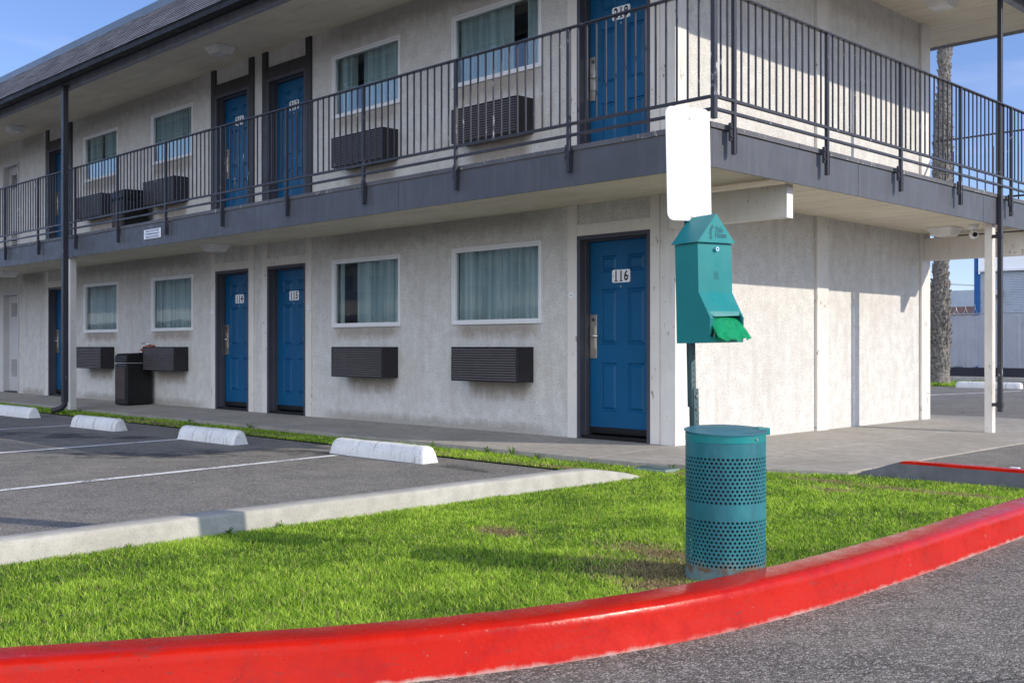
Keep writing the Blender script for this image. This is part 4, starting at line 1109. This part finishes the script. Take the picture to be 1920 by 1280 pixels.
b = MB(); q = (-Fv * .80 + Rv * .6).normalized(); b.tube([Vector((0, 0, LZ + .014)) + q * BR, Vector((0, 0, LZ + .014)) + q * (BR + .006)], .0065, 10); b.build('rivet', MT['chrome'], pb)

# ------------------------------------------------------------------ pet waste station
PX, PY = 3.306, -4.269
ps = thing('pet_waste_station', 'channel steel post carrying a blank white sign and a teal bag dispenser', 'post', (PX, PY, GZ))
ps.rotation_mode = 'QUATERNION'
ps.rotation_quaternion = (Matrix.Rotation(R_(1.1), 3, -Fv) @ Matrix.Rotation(R_(79), 3, 'Z')).to_quaternion()
def chan(b, x, y, z0, z1, w=.021, d=.020):
    # hat-shaped channel: web and two side flanges, open to the back
    b.prism([(x - w, y + d), (x - w + .008, y + d), (x - w * .55, y), (x + w * .55, y), (x + w - .008, y + d), (x + w, y + d), (x + w, y + d - .003), (x + w - .006, y + d - .003), (x + w * .55 + .002, y - .003), (x - w * .55 - .002, y - .003), (x - w + .006, y + d - .003), (x - w, y + d - .003)], 'z', z0, z1)
b = MB(); chan(b, 0, .0, .75, 2.12); o = b.build('upper_post', MT['pole'], ps)
b = MB(); chan(b, .008, -.006, 0, .835, .023, .022); b.build('lower_post', MT['pole'], ps)
b = MB()
for i in range(60):
    z = .06 + i * .026
    if z < .83: b.tube([(.008, -.0092, z), (.008, -.0098, z)], .0036, 8); 
    elif z < 1.02: b.tube([(.0, -.0032, z), (0, -.0038, z)], .0036, 8)
b.build('post_hole', MT['ink'], ps, norm=False)
b = MB()
for z in (.80, .74): b.tube([(.008, -.0095, z), (.008, -.016, z)], .007, 6)
b.build('bolt', MT['chrome'], ps)
# sign plate
M_ = Matrix.Rotation(R_(-9), 4, 'Z')
zb, zt = 1.535 - GZ, 2.062 - GZ; xc = -.012
b = MB().prism(rrect(xc - .122, xc + .122, zb, zt, .035, 8), 'y', -.014, -.010); b.xf(M_); sg = b.build('sign_plate', mat_paint('sign_white', (.70, .71, .75), .45, .02, bumpy=.02), ps, bevel=.0008)
for z in (zt - .047, zb + .02):
    b = MB().tube([(.005, -.014, z), (.005, -.018, z)], .010, 10).tube([(.005, -.018, z), (.005, -.021, z)], .004, 8); b.xf(M_); b.build('screw', MT['steel'], sg)
# dispenser, front towards -y
dz = -GZ
W2 = .105; y0 = -.006; yf = -.156
zt_, zk, zs, zo = 1.418 + dz, 1.195 + dz, 1.077 + dz, .967 + dz; yk = -.226; zl = 1.108 + dz; yl = -.2085
b = MB()
side = [(y0, zo), (yk + .006, zo), (yk, zs), (yf, zk), (yf, zt_), (y0, zt_)]
T = .002
for sx in (-W2, W2 - T): b.prism(side, 'x', sx, sx + T)
b.box(-W2 + T, W2 - T, y0 - T, y0, zo, zt_)                        # back
b.box(-W2 + T, W2 - T, yk + .008, y0 - T, zo, zo + T)              # bottom
b.add([(-W2 + T, yf, zt_), (W2 - T, yf, zt_), (W2 - T, yf, zk), (-W2 + T, yf, zk), (W2 - T, yl, zl), (-W2 + T, yl, zl)], [(0, 1, 2, 3), (3, 2, 4, 5)])
# hood lip over the opening, cheeks and bottom rail
b.add([(-W2 + T, yl, zl), (W2 - T, yl, zl), (W2 - .020, yl - .008, zl - .020), (-W2 + .034, yl - .009, zl - .024)], [(0, 1, 2, 3)])
b.add([(-W2 + T, yl, zl), (-W2 + .016, yl, zl), (-W2 + .022, yk, zs), (-W2 + .026, yk + .003, zs - .02), (-W2 + .012, yk + .010, zs - .075), (-W2 + T, yk + .005, zo + .001), (-W2 + T, yk, zs)], [(0, 1, 2, 3, 4, 5, 6)])
b.add([(W2 - T, yl, zl), (W2 - .012, yl, zl), (W2 - .016, yk, zs), (W2 - .014, yk + .003, zs - .02), (W2 - .012, yk + .006, zs - .075), (W2 - T, yk + .005, zo + .001), (W2 - T, yk, zs)], [(0, 1, 2, 3, 4, 5, 6)])
b.box(-W2 + T, W2 - T, yk + .004, yk + .006, zo, zo + .026)
dp = b.build('bag_dispenser', MT['teal'], ps, norm=False)
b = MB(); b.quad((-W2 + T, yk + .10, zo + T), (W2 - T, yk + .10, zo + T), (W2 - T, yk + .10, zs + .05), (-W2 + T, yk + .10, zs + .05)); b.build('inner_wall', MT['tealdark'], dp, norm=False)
# gable roof
za = 1.552 + dz; e = .118; yb_, yf_ = .006, -.170
b = MB()
b.add([(-e, yf_, zt_ + .002), (e, yf_, zt_ + .002), (0, yf_, za)], [(0, 1, 2)]); b.add([(-e, yb_, zt_ + .002), (e, yb_, zt_ + .002), (0, yb_, za)], [(0, 2, 1)])
b.add([(-e, yf_, zt_ + .002), (0, yf_, za), (0, yb_, za), (-e, yb_, zt_ + .002)], [(0, 1, 2, 3)]); b.add([(e, yf_, zt_ + .002), (0, yf_, za), (0, yb_, za), (e, yb_, zt_ + .002)], [(0, 3, 2, 1)])
b.add([(-e, yf_, zt_ + .002), (e, yf_, zt_ + .002), (e, yb_, zt_ + .002), (-e, yb_, zt_ + .002)], [(0, 3, 2, 1)])
rf = b.build('gable_roof', MT['teal'], dp, bevel=.0015)
lk = MB().tube([(.005, yf - .0005, zt_ - .026), (.005, yf - .013, zt_ - .026)], [.0115, .0105], 16); lk.build('lock', MT['chrome'], dp)
MB().tube([(.005, yf - .0131, zt_ - .026), (.005, yf - .0136, zt_ - .026)], .004, 8).build('keyhole', MT['ink'], dp)
t = MB()
for s, x, z in (('Fido', .004, .060), ('House', .0, .036)):
    q = text_mb(s, .037, offset=.0012, align='LEFT', squeeze=.74); q.v = [(x + .0 + v[0] - .012, yf_ - .0008, zt_ + z + v[1]) for v in q.v]; merge(t, q)
# the little dog sitting on the letters: head, ear, body, tail, legs
def poly(pts, ox=0, oz=0, s=1): t.add([(ox + px * s, yf_ - .0009, oz + pz * s) for px, pz in pts], [tuple(range(len(pts)))])
ox, oz = -.046, zt_ + .016
poly([(0, 0), (16, 0), (17, 6), (14, 12), (16, 26), (12, 40), (6, 44), (2, 36), (4, 20)], ox, oz, .001)
poly([(4, 34), (14, 36), (20, 46), (22, 56), (16, 64), (10, 56), (4, 48)], ox, oz, .001)
poly([(16, 64), (22, 70), (21, 60)], ox, oz, .001); poly([(20, 54), (32, 52), (30, 57), (21, 60)], ox, oz, .001)
poly([(4, 30), (-10, 31), (-9, 29), (4, 26)], ox, oz, .001)
t.build('emblem', MT['tealdark'], rf, norm=False)
t = MB(); yy = yf - .0008      # faded mark and lettering on the front
def poly2(pts, ox, oz, s): t.add([(ox + px * s, yy, oz + pz * s) for px, pz in pts], [tuple(range(len(pts)))])
poly2([(-8, 0), (-1, 22), (0, 22), (0, 0)], .005, zk + .060, .0016); poly2([(8, 0), (2, 18), (0, 14), (0, 0)], .009, zk + .060, .0016)
poly2([(-12, 14), (-6, 30), (-2, 22), (-6, 12)], .005, zk + .060, .0013); poly2([(12, 14), (6, 30), (3, 22), (7, 12)], .005, zk + .060, .0013)
t.build('faded_emblem', mat_paint('teal_faint_mark', (.012, .175, .185), .4, .2), dp, norm=False)
# the bag
b = MB(); nu, nv = 26, 22; rb = random.Random(12)
for j in range(nv + 1):
    for i in range(nu + 1):
        u = i / nu; v = j / nv
        hw_ = .080 + .004 * v
        x = -.008 + (u - .5) * 2 * hw_ + .022 * v ** 1.3 * u
        y = yk + .045 - .082 * v - .022 * v * math.sin(u * 2.6)
        z = zs + .004 + .022 * (u - .5) * (1 - v) - .020 * v - .085 * v * v + .012 * math.sin(u * PI * 1.3) * (1 - v) + .012 * v * abs(u - .42)
        cr = max(0, v - .3) * .008
        z += cr * (math.sin(u * 19 + v * 7) + .6 * math.sin(u * 41 - v * 11)); y += cr * .7 * math.sin(u * 27 + 3 * v)
        b.v.append((x, y, z))
for j in range(nv):
    for i in range(nu):
        k = j * (nu + 1) + i; b.f.append((k, k + 1, k + nu + 2, k + nu + 1)); b.mi.append(0)
bg = b.build('plastic_bag', MT['bag'], None, smooth=True, norm=False)
bpy.context.view_layer.update()
bg.matrix_world = Matrix.Translation(Vector((PX, PY, GZ))) @ (Matrix.Rotation(R_(1.1), 4, -Fv) @ Matrix.Rotation(R_(79), 4, 'Z'))
sd = bg.modifiers.new('film', 'SOLIDIFY'); sd.thickness = .0006
tag(bg, 'crumpled green plastic bag hanging out of the teal dispenser', 'bag')

# small white marker on the driveway
mk = thing('pavement_marker', 'small white block standing on the driveway asphalt', 'marker', (2.98, .50, -.062))
MB().box(-.045, .045, -.04, .04, 0, .018).build('base', MT['trim'], mk, bevel=.004); MB().prism([(-.028, .018), (-.022, .05), (.022, .05), (.028, .018)], 'x', -.035, .035).build('block', MT['white'], mk, bevel=.004)

# chalk marks on the street
b = MB(); rc = random.Random(6)
def chalk(pts):
    for (x0, y0), (x1, y1) in zip(pts[:-1], pts[1:]):
        d = Vector((x1 - x0, y1 - y0)); n = Vector((-d.y, d.x)).normalized() * .006
        b.quad((x0 - n.x, y0 - n.y, -.1665), (x1 - n.x, y1 - n.y, -.1665), (x1 + n.x, y1 + n.y, -.1665), (x0 + n.x, y0 + n.y, -.1665))
for cx_, cy_, r in ((4.22, -2.75, .09), (4.30, -2.45, .07)):
    chalk([(cx_ + r * math.cos(a / 10 * 5), cy_ + r * 1.2 * math.sin(a / 10 * 5)) for a in range(0, 11)])
chalk([(4.2, -3.3), (4.12, -3.0), (4.2, -2.9)])
def mat_chalk():
    m, nt, out = newmat('teal_chalk'); c = coord(nt)
    p = N(nt, 'ShaderNodeBsdfPrincipled'); p.inputs['Base Color'].default_value = (.16, .34, .36, 1); p.inputs['Roughness'].default_value = .9
    t = N(nt, 'ShaderNodeBsdfTransparent'); mx = N(nt, 'ShaderNodeMixShader')
    L(nt, ramp(nt, noise(nt, c, 90, 3, .6), [(.48, 0), (.6, .45)]), mx.inputs[0]); L(nt, t.outputs[0], mx.inputs[1]); L(nt, p.outputs[0], mx.inputs[2]); L(nt, mx.outputs[0], out.inputs[0]); return m
tag(b.build('chalk_mark', mat_chalk(), norm=False), None, None, None, 'structure')

# ------------------------------------------------------------------ behind the motel
# palm
palm = thing('palm_tree', 'tall palm tree with a ragged scaly trunk behind the motel', 'palm', (-6.46, 20.64, -.09))
b = MB(); rp = random.Random(21)
def pr(z): return .225 + .14 * math.exp(-z / .35) + .045 * math.sin(z * 1.3) - .006 * z
lean = lambda z: Vector((.012 * z, .014 * z, z))
zs_ = [0, .1, .25, .5, .8, 1.2, 2, 3, 4.5, 6, 8, 10, 12, 13.5]
b.tube([lean(z) for z in zs_], [pr(z) * .93 for z in zs_], 20)
z = .45
while z < 13.2:
    n = 13; sh = rp.uniform(0, 1)
    for k in range(n):
        if rp.random() < .12: continue
        a = 2 * PI * (k + sh + rp.uniform(-.18, .18)) / n; zz = z + rp.uniform(-.05, .05)
        r0 = pr(zz) * .9; c0 = lean(zz); d = Vector((math.cos(a), math.sin(a), 0)); tn = Vector((-d.y, d.x, 0)); w = rp.uniform(.05, .095); ln = rp.uniform(.10, .20); outw = rp.uniform(.035, .11) if z > 1.0 else .03
        tip = c0 + d * (r0 + outw) + Vector((0, 0, ln)) + tn * rp.uniform(-.04, .04)
        b.add([c0 + d * (r0 - .02) - tn * w, c0 + d * (r0 - .02) + tn * w, c0 + d * (r0 + .035) - Vector((0, 0, .03)), tip + tn * .02, tip - tn * .02, c0 + d * r0 * .9 + Vector((0, 0, ln * .8))],
              [(0, 2, 4), (2, 1, 3), (2, 3, 4), (1, 5, 3), (5, 0, 4), (3, 5, 4), (0, 1, 2)])
    z += rp.uniform(.085, .12)
b.build('trunk', MT['palm'], palm, norm=False)
b = MB()
for i in range(26):
    a = rp.uniform(0, 2 * PI); up = rp.uniform(-.5, 1.0); pts = []
    for k in range(7):
        t = k / 6; rr0 = 2.3 * t; pts.append(lean(13.4) + Vector((math.cos(a) * rr0, math.sin(a) * rr0, up * rr0 * .9 - 1.5 * t * t)))
    for k in range(6):
        for s in (-1, 1):
            for q in range(4):
                p = pts[k].lerp(pts[k + 1], q / 4); d = (pts[k + 1] - pts[k]).normalized(); sd_ = Vector((-math.sin(a), math.cos(a), 0)) * s
                tip = p + sd_ * .45 * (1 - .5 * k / 6) + d * .25 - Vector((0, 0, .12)); b.add([p, p + d * .06, tip], [(0, 1, 2)])
b.build('crown', MT['frond'], palm, norm=False)
# grass by the palm
gp = [(-12, 19.5), (-5.55, 19.5), (-5.3, 21.6), (-12, 21.6)]
gq = [(-3.55, 19.6), (3, 19.9), (3, 20.4), (-3.55, 20.2)]
sheet('palm_bed_ground', gp, -.084, MT['soil']); sheet('verge_ground', gq, -.084, MT['soil'])
g2 = grass_mesh('verge_grass', [(gp, -12, -5.3, 19.5, 21.6, 900, .07, .010), (gq, -3.6, 3, 19.6, 20.4, 900, .06, .010)], -.084, dry=False)
tag(g2, 'strip of green grass at the foot of the palm tree', 'grass', kind='stuff')
b = MB().box(-26, 26, 24.6, 24.8, -.09, .04); struct(b.build('rear_kerb', MT['kerb'], bevel=.02))
# low wall, slat fence, wire coil
b = MB().box(-30, 20, 28.75, 29.0, -.09, .24); o = b.build('retaining_wall', MT['brownwall'] if False else mat_paint('dark_block_wall', (.05, .05, .065), .9, .15))
tag(o, 'low dark block wall under the slatted fence', 'wall')
fn = thing('slat_fence', 'grey chain link fence with vertical privacy slats and coiled wire on top', 'fence', (0, 28.85, 0))
b = MB(); rf_ = random.Random(3); x = -29
while x < 18:
    j = rf_.uniform(-.012, .012); b.box(x, x + .074, -.006 + j * .4, .006 + j * .4, .27 + rf_.uniform(-.05, .02), 2.03 + rf_.uniform(-.02, .02)); x += .085
b.build('slat_panel', MT['fence'], fn, norm=False)
b = MB(); x = -20
while x < 8:   # diagonal wire mesh
    b.tube([(x, -.014, .25), (x + 1.82, -.014, 2.07)], .004, 3, cap=False); b.tube([(x + 1.82, -.018, .25), (x, -.018, 2.07)], .004, 3, cap=False); x += .10
b.build('chain_link', MT['wire'], fn, norm=False)
MB().tube([(-29, 0, 2.08), (18, 0, 2.08)], .022, 8).build('top_rail', MT['wire'], fn)
for i in range(16): MB().tube([(-28 + i * 3, .03, .2), (-28 + i * 3, .03, 2.42)], .03, 8).build('fence_post', MT['wire'], fn)
pts = []
for i in range(1400):
    a = i * .32; pts.append((-16 + i * .0165, .17 * math.cos(a), 2.24 + .17 * math.sin(a)))
MB().tube(pts, .005, 3).build('wire_coil', MT['wire'], fn)
# blue and white building
bb = thing('metal_building', 'grey corrugated metal building with a blue corner and white roof beyond the fence', 'building', (-14.1, 41.9, 0))
def rotm(b, a): return b.xf(Matrix.Rotation(a, 4, 'Z'))
AR = R_(12)
b = MB(); n = 150; L_ = 18.0
for i in range(60):     # horizontal corrugation
    z0 = -.1 + i * .075; z1 = z0 + .0375; b.quad((.25, 0, z0), (L_, 0, z0), (L_, -.03, z1), (.25, -.03, z1)); b.quad((.25, -.03, z1), (L_, -.03, z1), (L_, 0, z1 + .0375), (.25, 0, z1 + .0375))
b.box(.25, L_, .02, 9, -.1, 4.4); rotm(b, AR); b.build('wall', MT['corr'], bb, norm=False)
rotm(MB().box(0, .12, -.06, .3, -.1, 5.25), AR).build('blue_pillar', MT['bluepaint'], bb)
rotm(MB().box(.121, .26, -.08, -.035, -.1, 4.3), AR).build('corner_panel', MT['bluepaint'], bb)
b = MB(); b.add([(.27, -.12, 4.45), (L_, -.12, 4.45), (L_, -.12, 4.6), (.27, -.12, 5.12), (.27, 9, 4.45), (L_, 9, 4.45), (L_, 9, 4.6), (.27, 9, 5.12)], [(0, 1, 2, 3), (3, 2, 6, 7), (0, 4, 5, 1), (0, 3, 7, 4), (4, 7, 6, 5)])
rotm(b, AR); b.build('roof', MT['white'], bb)
rotm(MB().box(.2, L_, -.22, -.121, 4.40, 4.5), AR).build('gutter', MT['winframe'], bb)
b = MB(); b.box(2.2, 17, -.10, -.05, 3.0, 3.9); rotm(b, AR); b.build('window_band', mat_paint('slate_panel', (.16, .21, .27), .3, .1), bb)
b = MB(); b.box(2.2, 17, -.10, -.05, 1.0, 1.7); rotm(b, AR); b.build('dark_band', mat_paint('dark_opening', (.06, .065, .075), .6, .1), bb)
b = MB(); b.box(2.2, 17, -.16, -.05, 2.20, 2.27); rotm(b, AR); b.build('gutter', MT['black'], bb)
rotm(MB().box(.7, 1.25, -.40, -.035, 3.3, 3.55), AR).build('wall_lamp', MT['wire'], bb, bevel=.02)
# far low buildings
fb1 = thing('distant_building', 'low brown distant building with boxy roof units', 'building', (-26, 67, 0))
MB().box(-14, 2.6, 0, 8, -.2, 3.5).build('wall', MT['greywall'], fb1); MB().box(-14, 2.6, -.1, -.001, 3.0, 3.75).build('parapet', MT['brownwall'], fb1)
b = MB(); b.box(-.9, 1.9, 1, 3, 3.75, 4.95); b.build('roof_unit', MT['corr'], fb1, bevel=.03); MB().box(1.92, 2.4, 1, 2.6, 3.75, 4.8).build('roof_unit', MT['brownpanel'], fb1, bevel=.03)
fb2 = thing('distant_building', 'grey distant rooftop with a square unit beside the blue corner', 'building', (-20.5, 70, 0))
MB().box(-.8, 12, 0, 8, -.2, 3.6).build('wall', MT['greywall'], fb2); MB().box(-.5, 2.6, .5, 3, 3.6, 5.3).build('roof_unit', MT['corr'], fb2, bevel=.03)
# distant tree
tr = thing('distant_tree', 'small round green tree far beyond the fence', 'tree', (-33, 76, 0))
MB().tube([(0, 0, -.2), (.1, 0, 1.5), (0, .1, 2.8)], [.22, .17, .1], 8).build('trunk', MT['palm'], tr)
b = MB(); rt = random.Random(5)
for i in range(2600):
    a, c_ = rt.uniform(0, 2 * PI), rt.uniform(-1, 1); k = rt.uniform(.6, 1) * (1 + .25 * math.sin(a * 3) * math.cos(c_ * 4)); s = math.sqrt(1 - c_ * c_)
    p = Vector((2.6 * k * s * math.cos(a), 2.2 * k * s * math.sin(a), 3.6 + 1.7 * k * c_)); u = Vector((rt.gauss(0, 1), rt.gauss(0, 1), rt.gauss(0, 1))).normalized() * .16; w = u.orthogonal().normalized() * .10
    b.add([p - u, p + w, p + u, p - w], [(0, 1, 2, 3)])
b.build('crown', MT['leaf'], tr, norm=False)
# utility pole and wires
up = thing('utility_pole', 'far thin utility pole with crossarms beside the palm trunk', 'pole', (-47.5, 111, 0))
MB().tube([(0, 0, -.2), (0, 0, 8.6)], .14, 8).build('pole', MT['brownpanel'], up)
b = MB()
for z in (7.9, 6.6): b.box(-1.3, 1.3, -.06, .06, z, z + .12); [b.tube([(q, 0, z + .1), (q, 0, z + .35)], .05, 6) for q in (-1.1, -.5, .5, 1.1)]
b.build('crossarm', MT['brownpanel'], up)
b = MB()
for z in (8.2, 6.9):
    for q in (-.5, .5):
        b.tube([(60 * (i / 16) + q, 22 * (i / 16), z - 1.6 * 4 * (i / 16) * (1 - i / 16) + .5 * i / 16) for i in range(17)], .02, 3)
b.build('wire', MT['ink'], up, norm=False)
# street lamp head at the right
sl = thing('street_lamp', 'grey shoebox street lamp standing beyond the slatted fence', 'lamp', (-3.0, 34.6, 0))
MB().tube([(0, 0, -.15), (0, 0, 4.05)], .07, 10).build('pole', MT['wire'], sl)
MB().box(-1.0, .05, -.16, .16, 3.98, 4.09).build('lamp_head', MT['wire'], sl, bevel=.02)

# ------------------------------------------------------------------ the wing across the parking lot (mirrored in the windows)
ow = thing('motel_wing', 'opposite two storey wing of the motel across the parking lot', 'motel', (0, -27, 0))
b = MB(); b.box(-120, -6, -7, 0, -.2, 5.3); b.build('wall', MT['stucco'], ow)
b = MB(); b.box(-120, -5, .001, 1.4, 2.35, 2.68); b.build('balcony', MT['fascia'], ow); b = MB(); b.box(-121, -5, -7.5, 1.6, 5.31, 6.0); b.build('roof', MT['shingle'], ow)
b = MB(); x = -49
while x < -7:
    for z in (0, 2.7): b.box(x, x + .9, .002, .03, z, z + 2.05)
    x += 4.4
b.build('door', MT['blue'], ow)
b = MB(); x = -47.4
while x < -8:
    for z in (1.2, 3.95): b.box(x, x + 1.4, .002, .03, z, z + .9)
    x += 4.4
b.build('window', MT['roomdark'], ow)
b = MB(); x = -50
while x < -5: b.box(x, x + .03, 1.36, 1.39, 2.68, 3.7); x += .16
b.box(-50, -5, 1.35, 1.40, 3.70, 3.75); b.build('railing', MT['rail'], ow)

# ------------------------------------------------------------------ camera, light, world
cam = bpy.data.cameras.new('camera'); co = bpy.data.objects.new('camera', cam); COL.objects.link(co); S.camera = co
cam.sensor_width = 36; cam.lens = 2022 / 1920 * 36; cam.clip_end = 2000; cam.clip_start = .05
cam.shift_y = 10 / 1920
co.location = (6.270, -8.423, .95); co.rotation_euler = (R_(90), 0, math.atan2(.7101, .7041))
AZ, EL = 24.5, 25.4
sun = bpy.data.lights.new('sun', 'SUN'); so = bpy.data.objects.new('sun', sun); COL.objects.link(so)
sun.energy = 2.15; sun.angle = R_(.5); sun.color = (1, .915, .78)
dirv = Vector((math.cos(R_(EL)) * math.cos(R_(AZ)), math.cos(R_(EL)) * math.sin(R_(AZ)), math.sin(R_(EL))))
so.rotation_mode = 'QUATERNION'; so.rotation_quaternion = dirv.to_track_quat('Z', 'Y')
w = bpy.data.worlds.new('World'); S.world = w; w.use_nodes = True; nt = w.node_tree
bgn = nt.nodes['Background']; sky = nt.nodes.new('ShaderNodeTexSky'); sky.sky_type = 'NISHITA'; sky.sun_disc = False
sky.sun_elevation = R_(EL); sky.sun_rotation = R_(90 - AZ); sky.air_density = 1.0; sky.dust_density = .05; sky.ozone_density = 3.0; sky.altitude = 600
tc = nt.nodes.new('ShaderNodeTexCoord'); mp = nt.nodes.new('ShaderNodeMapping'); mp.inputs['Scale'].default_value = (1.4, 1.4, 9)
nz = nt.nodes.new('ShaderNodeTexNoise'); nz.inputs['Scale'].default_value = 2.6; nz.inputs['Detail'].default_value = 7; nz.inputs['Distortion'].default_value = .5
nt.links.new(tc.outputs['Generated'], mp.inputs[0]); nt.links.new(mp.outputs[0], nz.inputs['Vector'])
cr = nt.nodes.new('ShaderNodeValToRGB'); cr.color_ramp.elements[0].position = .50; cr.color_ramp.elements[1].position = .80; cr.color_ramp.elements[1].color = (.40, .40, .40, 1)
nt.links.new(nz.outputs['Fac'], cr.inputs[0])
mxn = nt.nodes.new('ShaderNodeMix'); mxn.data_type = 'RGBA'; nt.links.new(cr.outputs[0], mxn.inputs[0]); nt.links.new(sky.outputs[0], mxn.inputs[6]); mxn.inputs[7].default_value = (4.6, 5.0, 5.6, 1)
tn = nt.nodes.new('ShaderNodeMix'); tn.data_type = 'RGBA'; tn.blend_type = 'MULTIPLY'; tn.inputs[0].default_value = 1; tn.inputs[7].default_value = (.86, .85, 1.04, 1)
nt.links.new(mxn.outputs[2], tn.inputs[6])
# unseen bright cloud bank behind the camera, added to fill the shaded facade
dt = nt.nodes.new('ShaderNodeVectorMath'); dt.operation = 'DOT_PRODUCT'; dt.inputs[1].default_value = tuple(Vector((.42, -.80, .20)).normalized()); nt.links.new(tc.outputs['Generated'], dt.inputs[0])
ad = nt.nodes.new('ShaderNodeMath'); ad.operation = 'MULTIPLY_ADD'; nt.links.new(nz.outputs['Fac'], ad.inputs[0]); ad.inputs[1].default_value = .5; nt.links.new(dt.outputs['Value'], ad.inputs[2])
c2 = nt.nodes.new('ShaderNodeValToRGB'); c2.color_ramp.elements[0].position = .80; c2.color_ramp.elements[1].position = 1.15; nt.links.new(ad.outputs[0], c2.inputs[0])
mr = nt.nodes.new('ShaderNodeMapRange'); nt.links.new(ad.outputs[0], mr.inputs[0]); mr.inputs[1].default_value = .80; mr.inputs[2].default_value = 1.15
m3 = nt.nodes.new('ShaderNodeMix'); m3.data_type = 'RGBA'; nt.links.new(mr.outputs[0], m3.inputs[0]); nt.links.new(tn.outputs[2], m3.inputs[6]); m3.inputs[7].default_value = (11.0, 11.8, 13.2, 1)
nt.nodes.remove(c2); nt.links.new(m3.outputs[2], bgn.inputs[0]); bgn.inputs[1].default_value = .088
S.view_settings.view_transform = 'Standard'; S.view_settings.look = 'None'; S.view_settings.exposure = 1.04; S.view_settings.gamma = 1
S.render.engine = 'CYCLES'
S.cycles.max_bounces = 8; S.cycles.transparent_max_bounces = 16
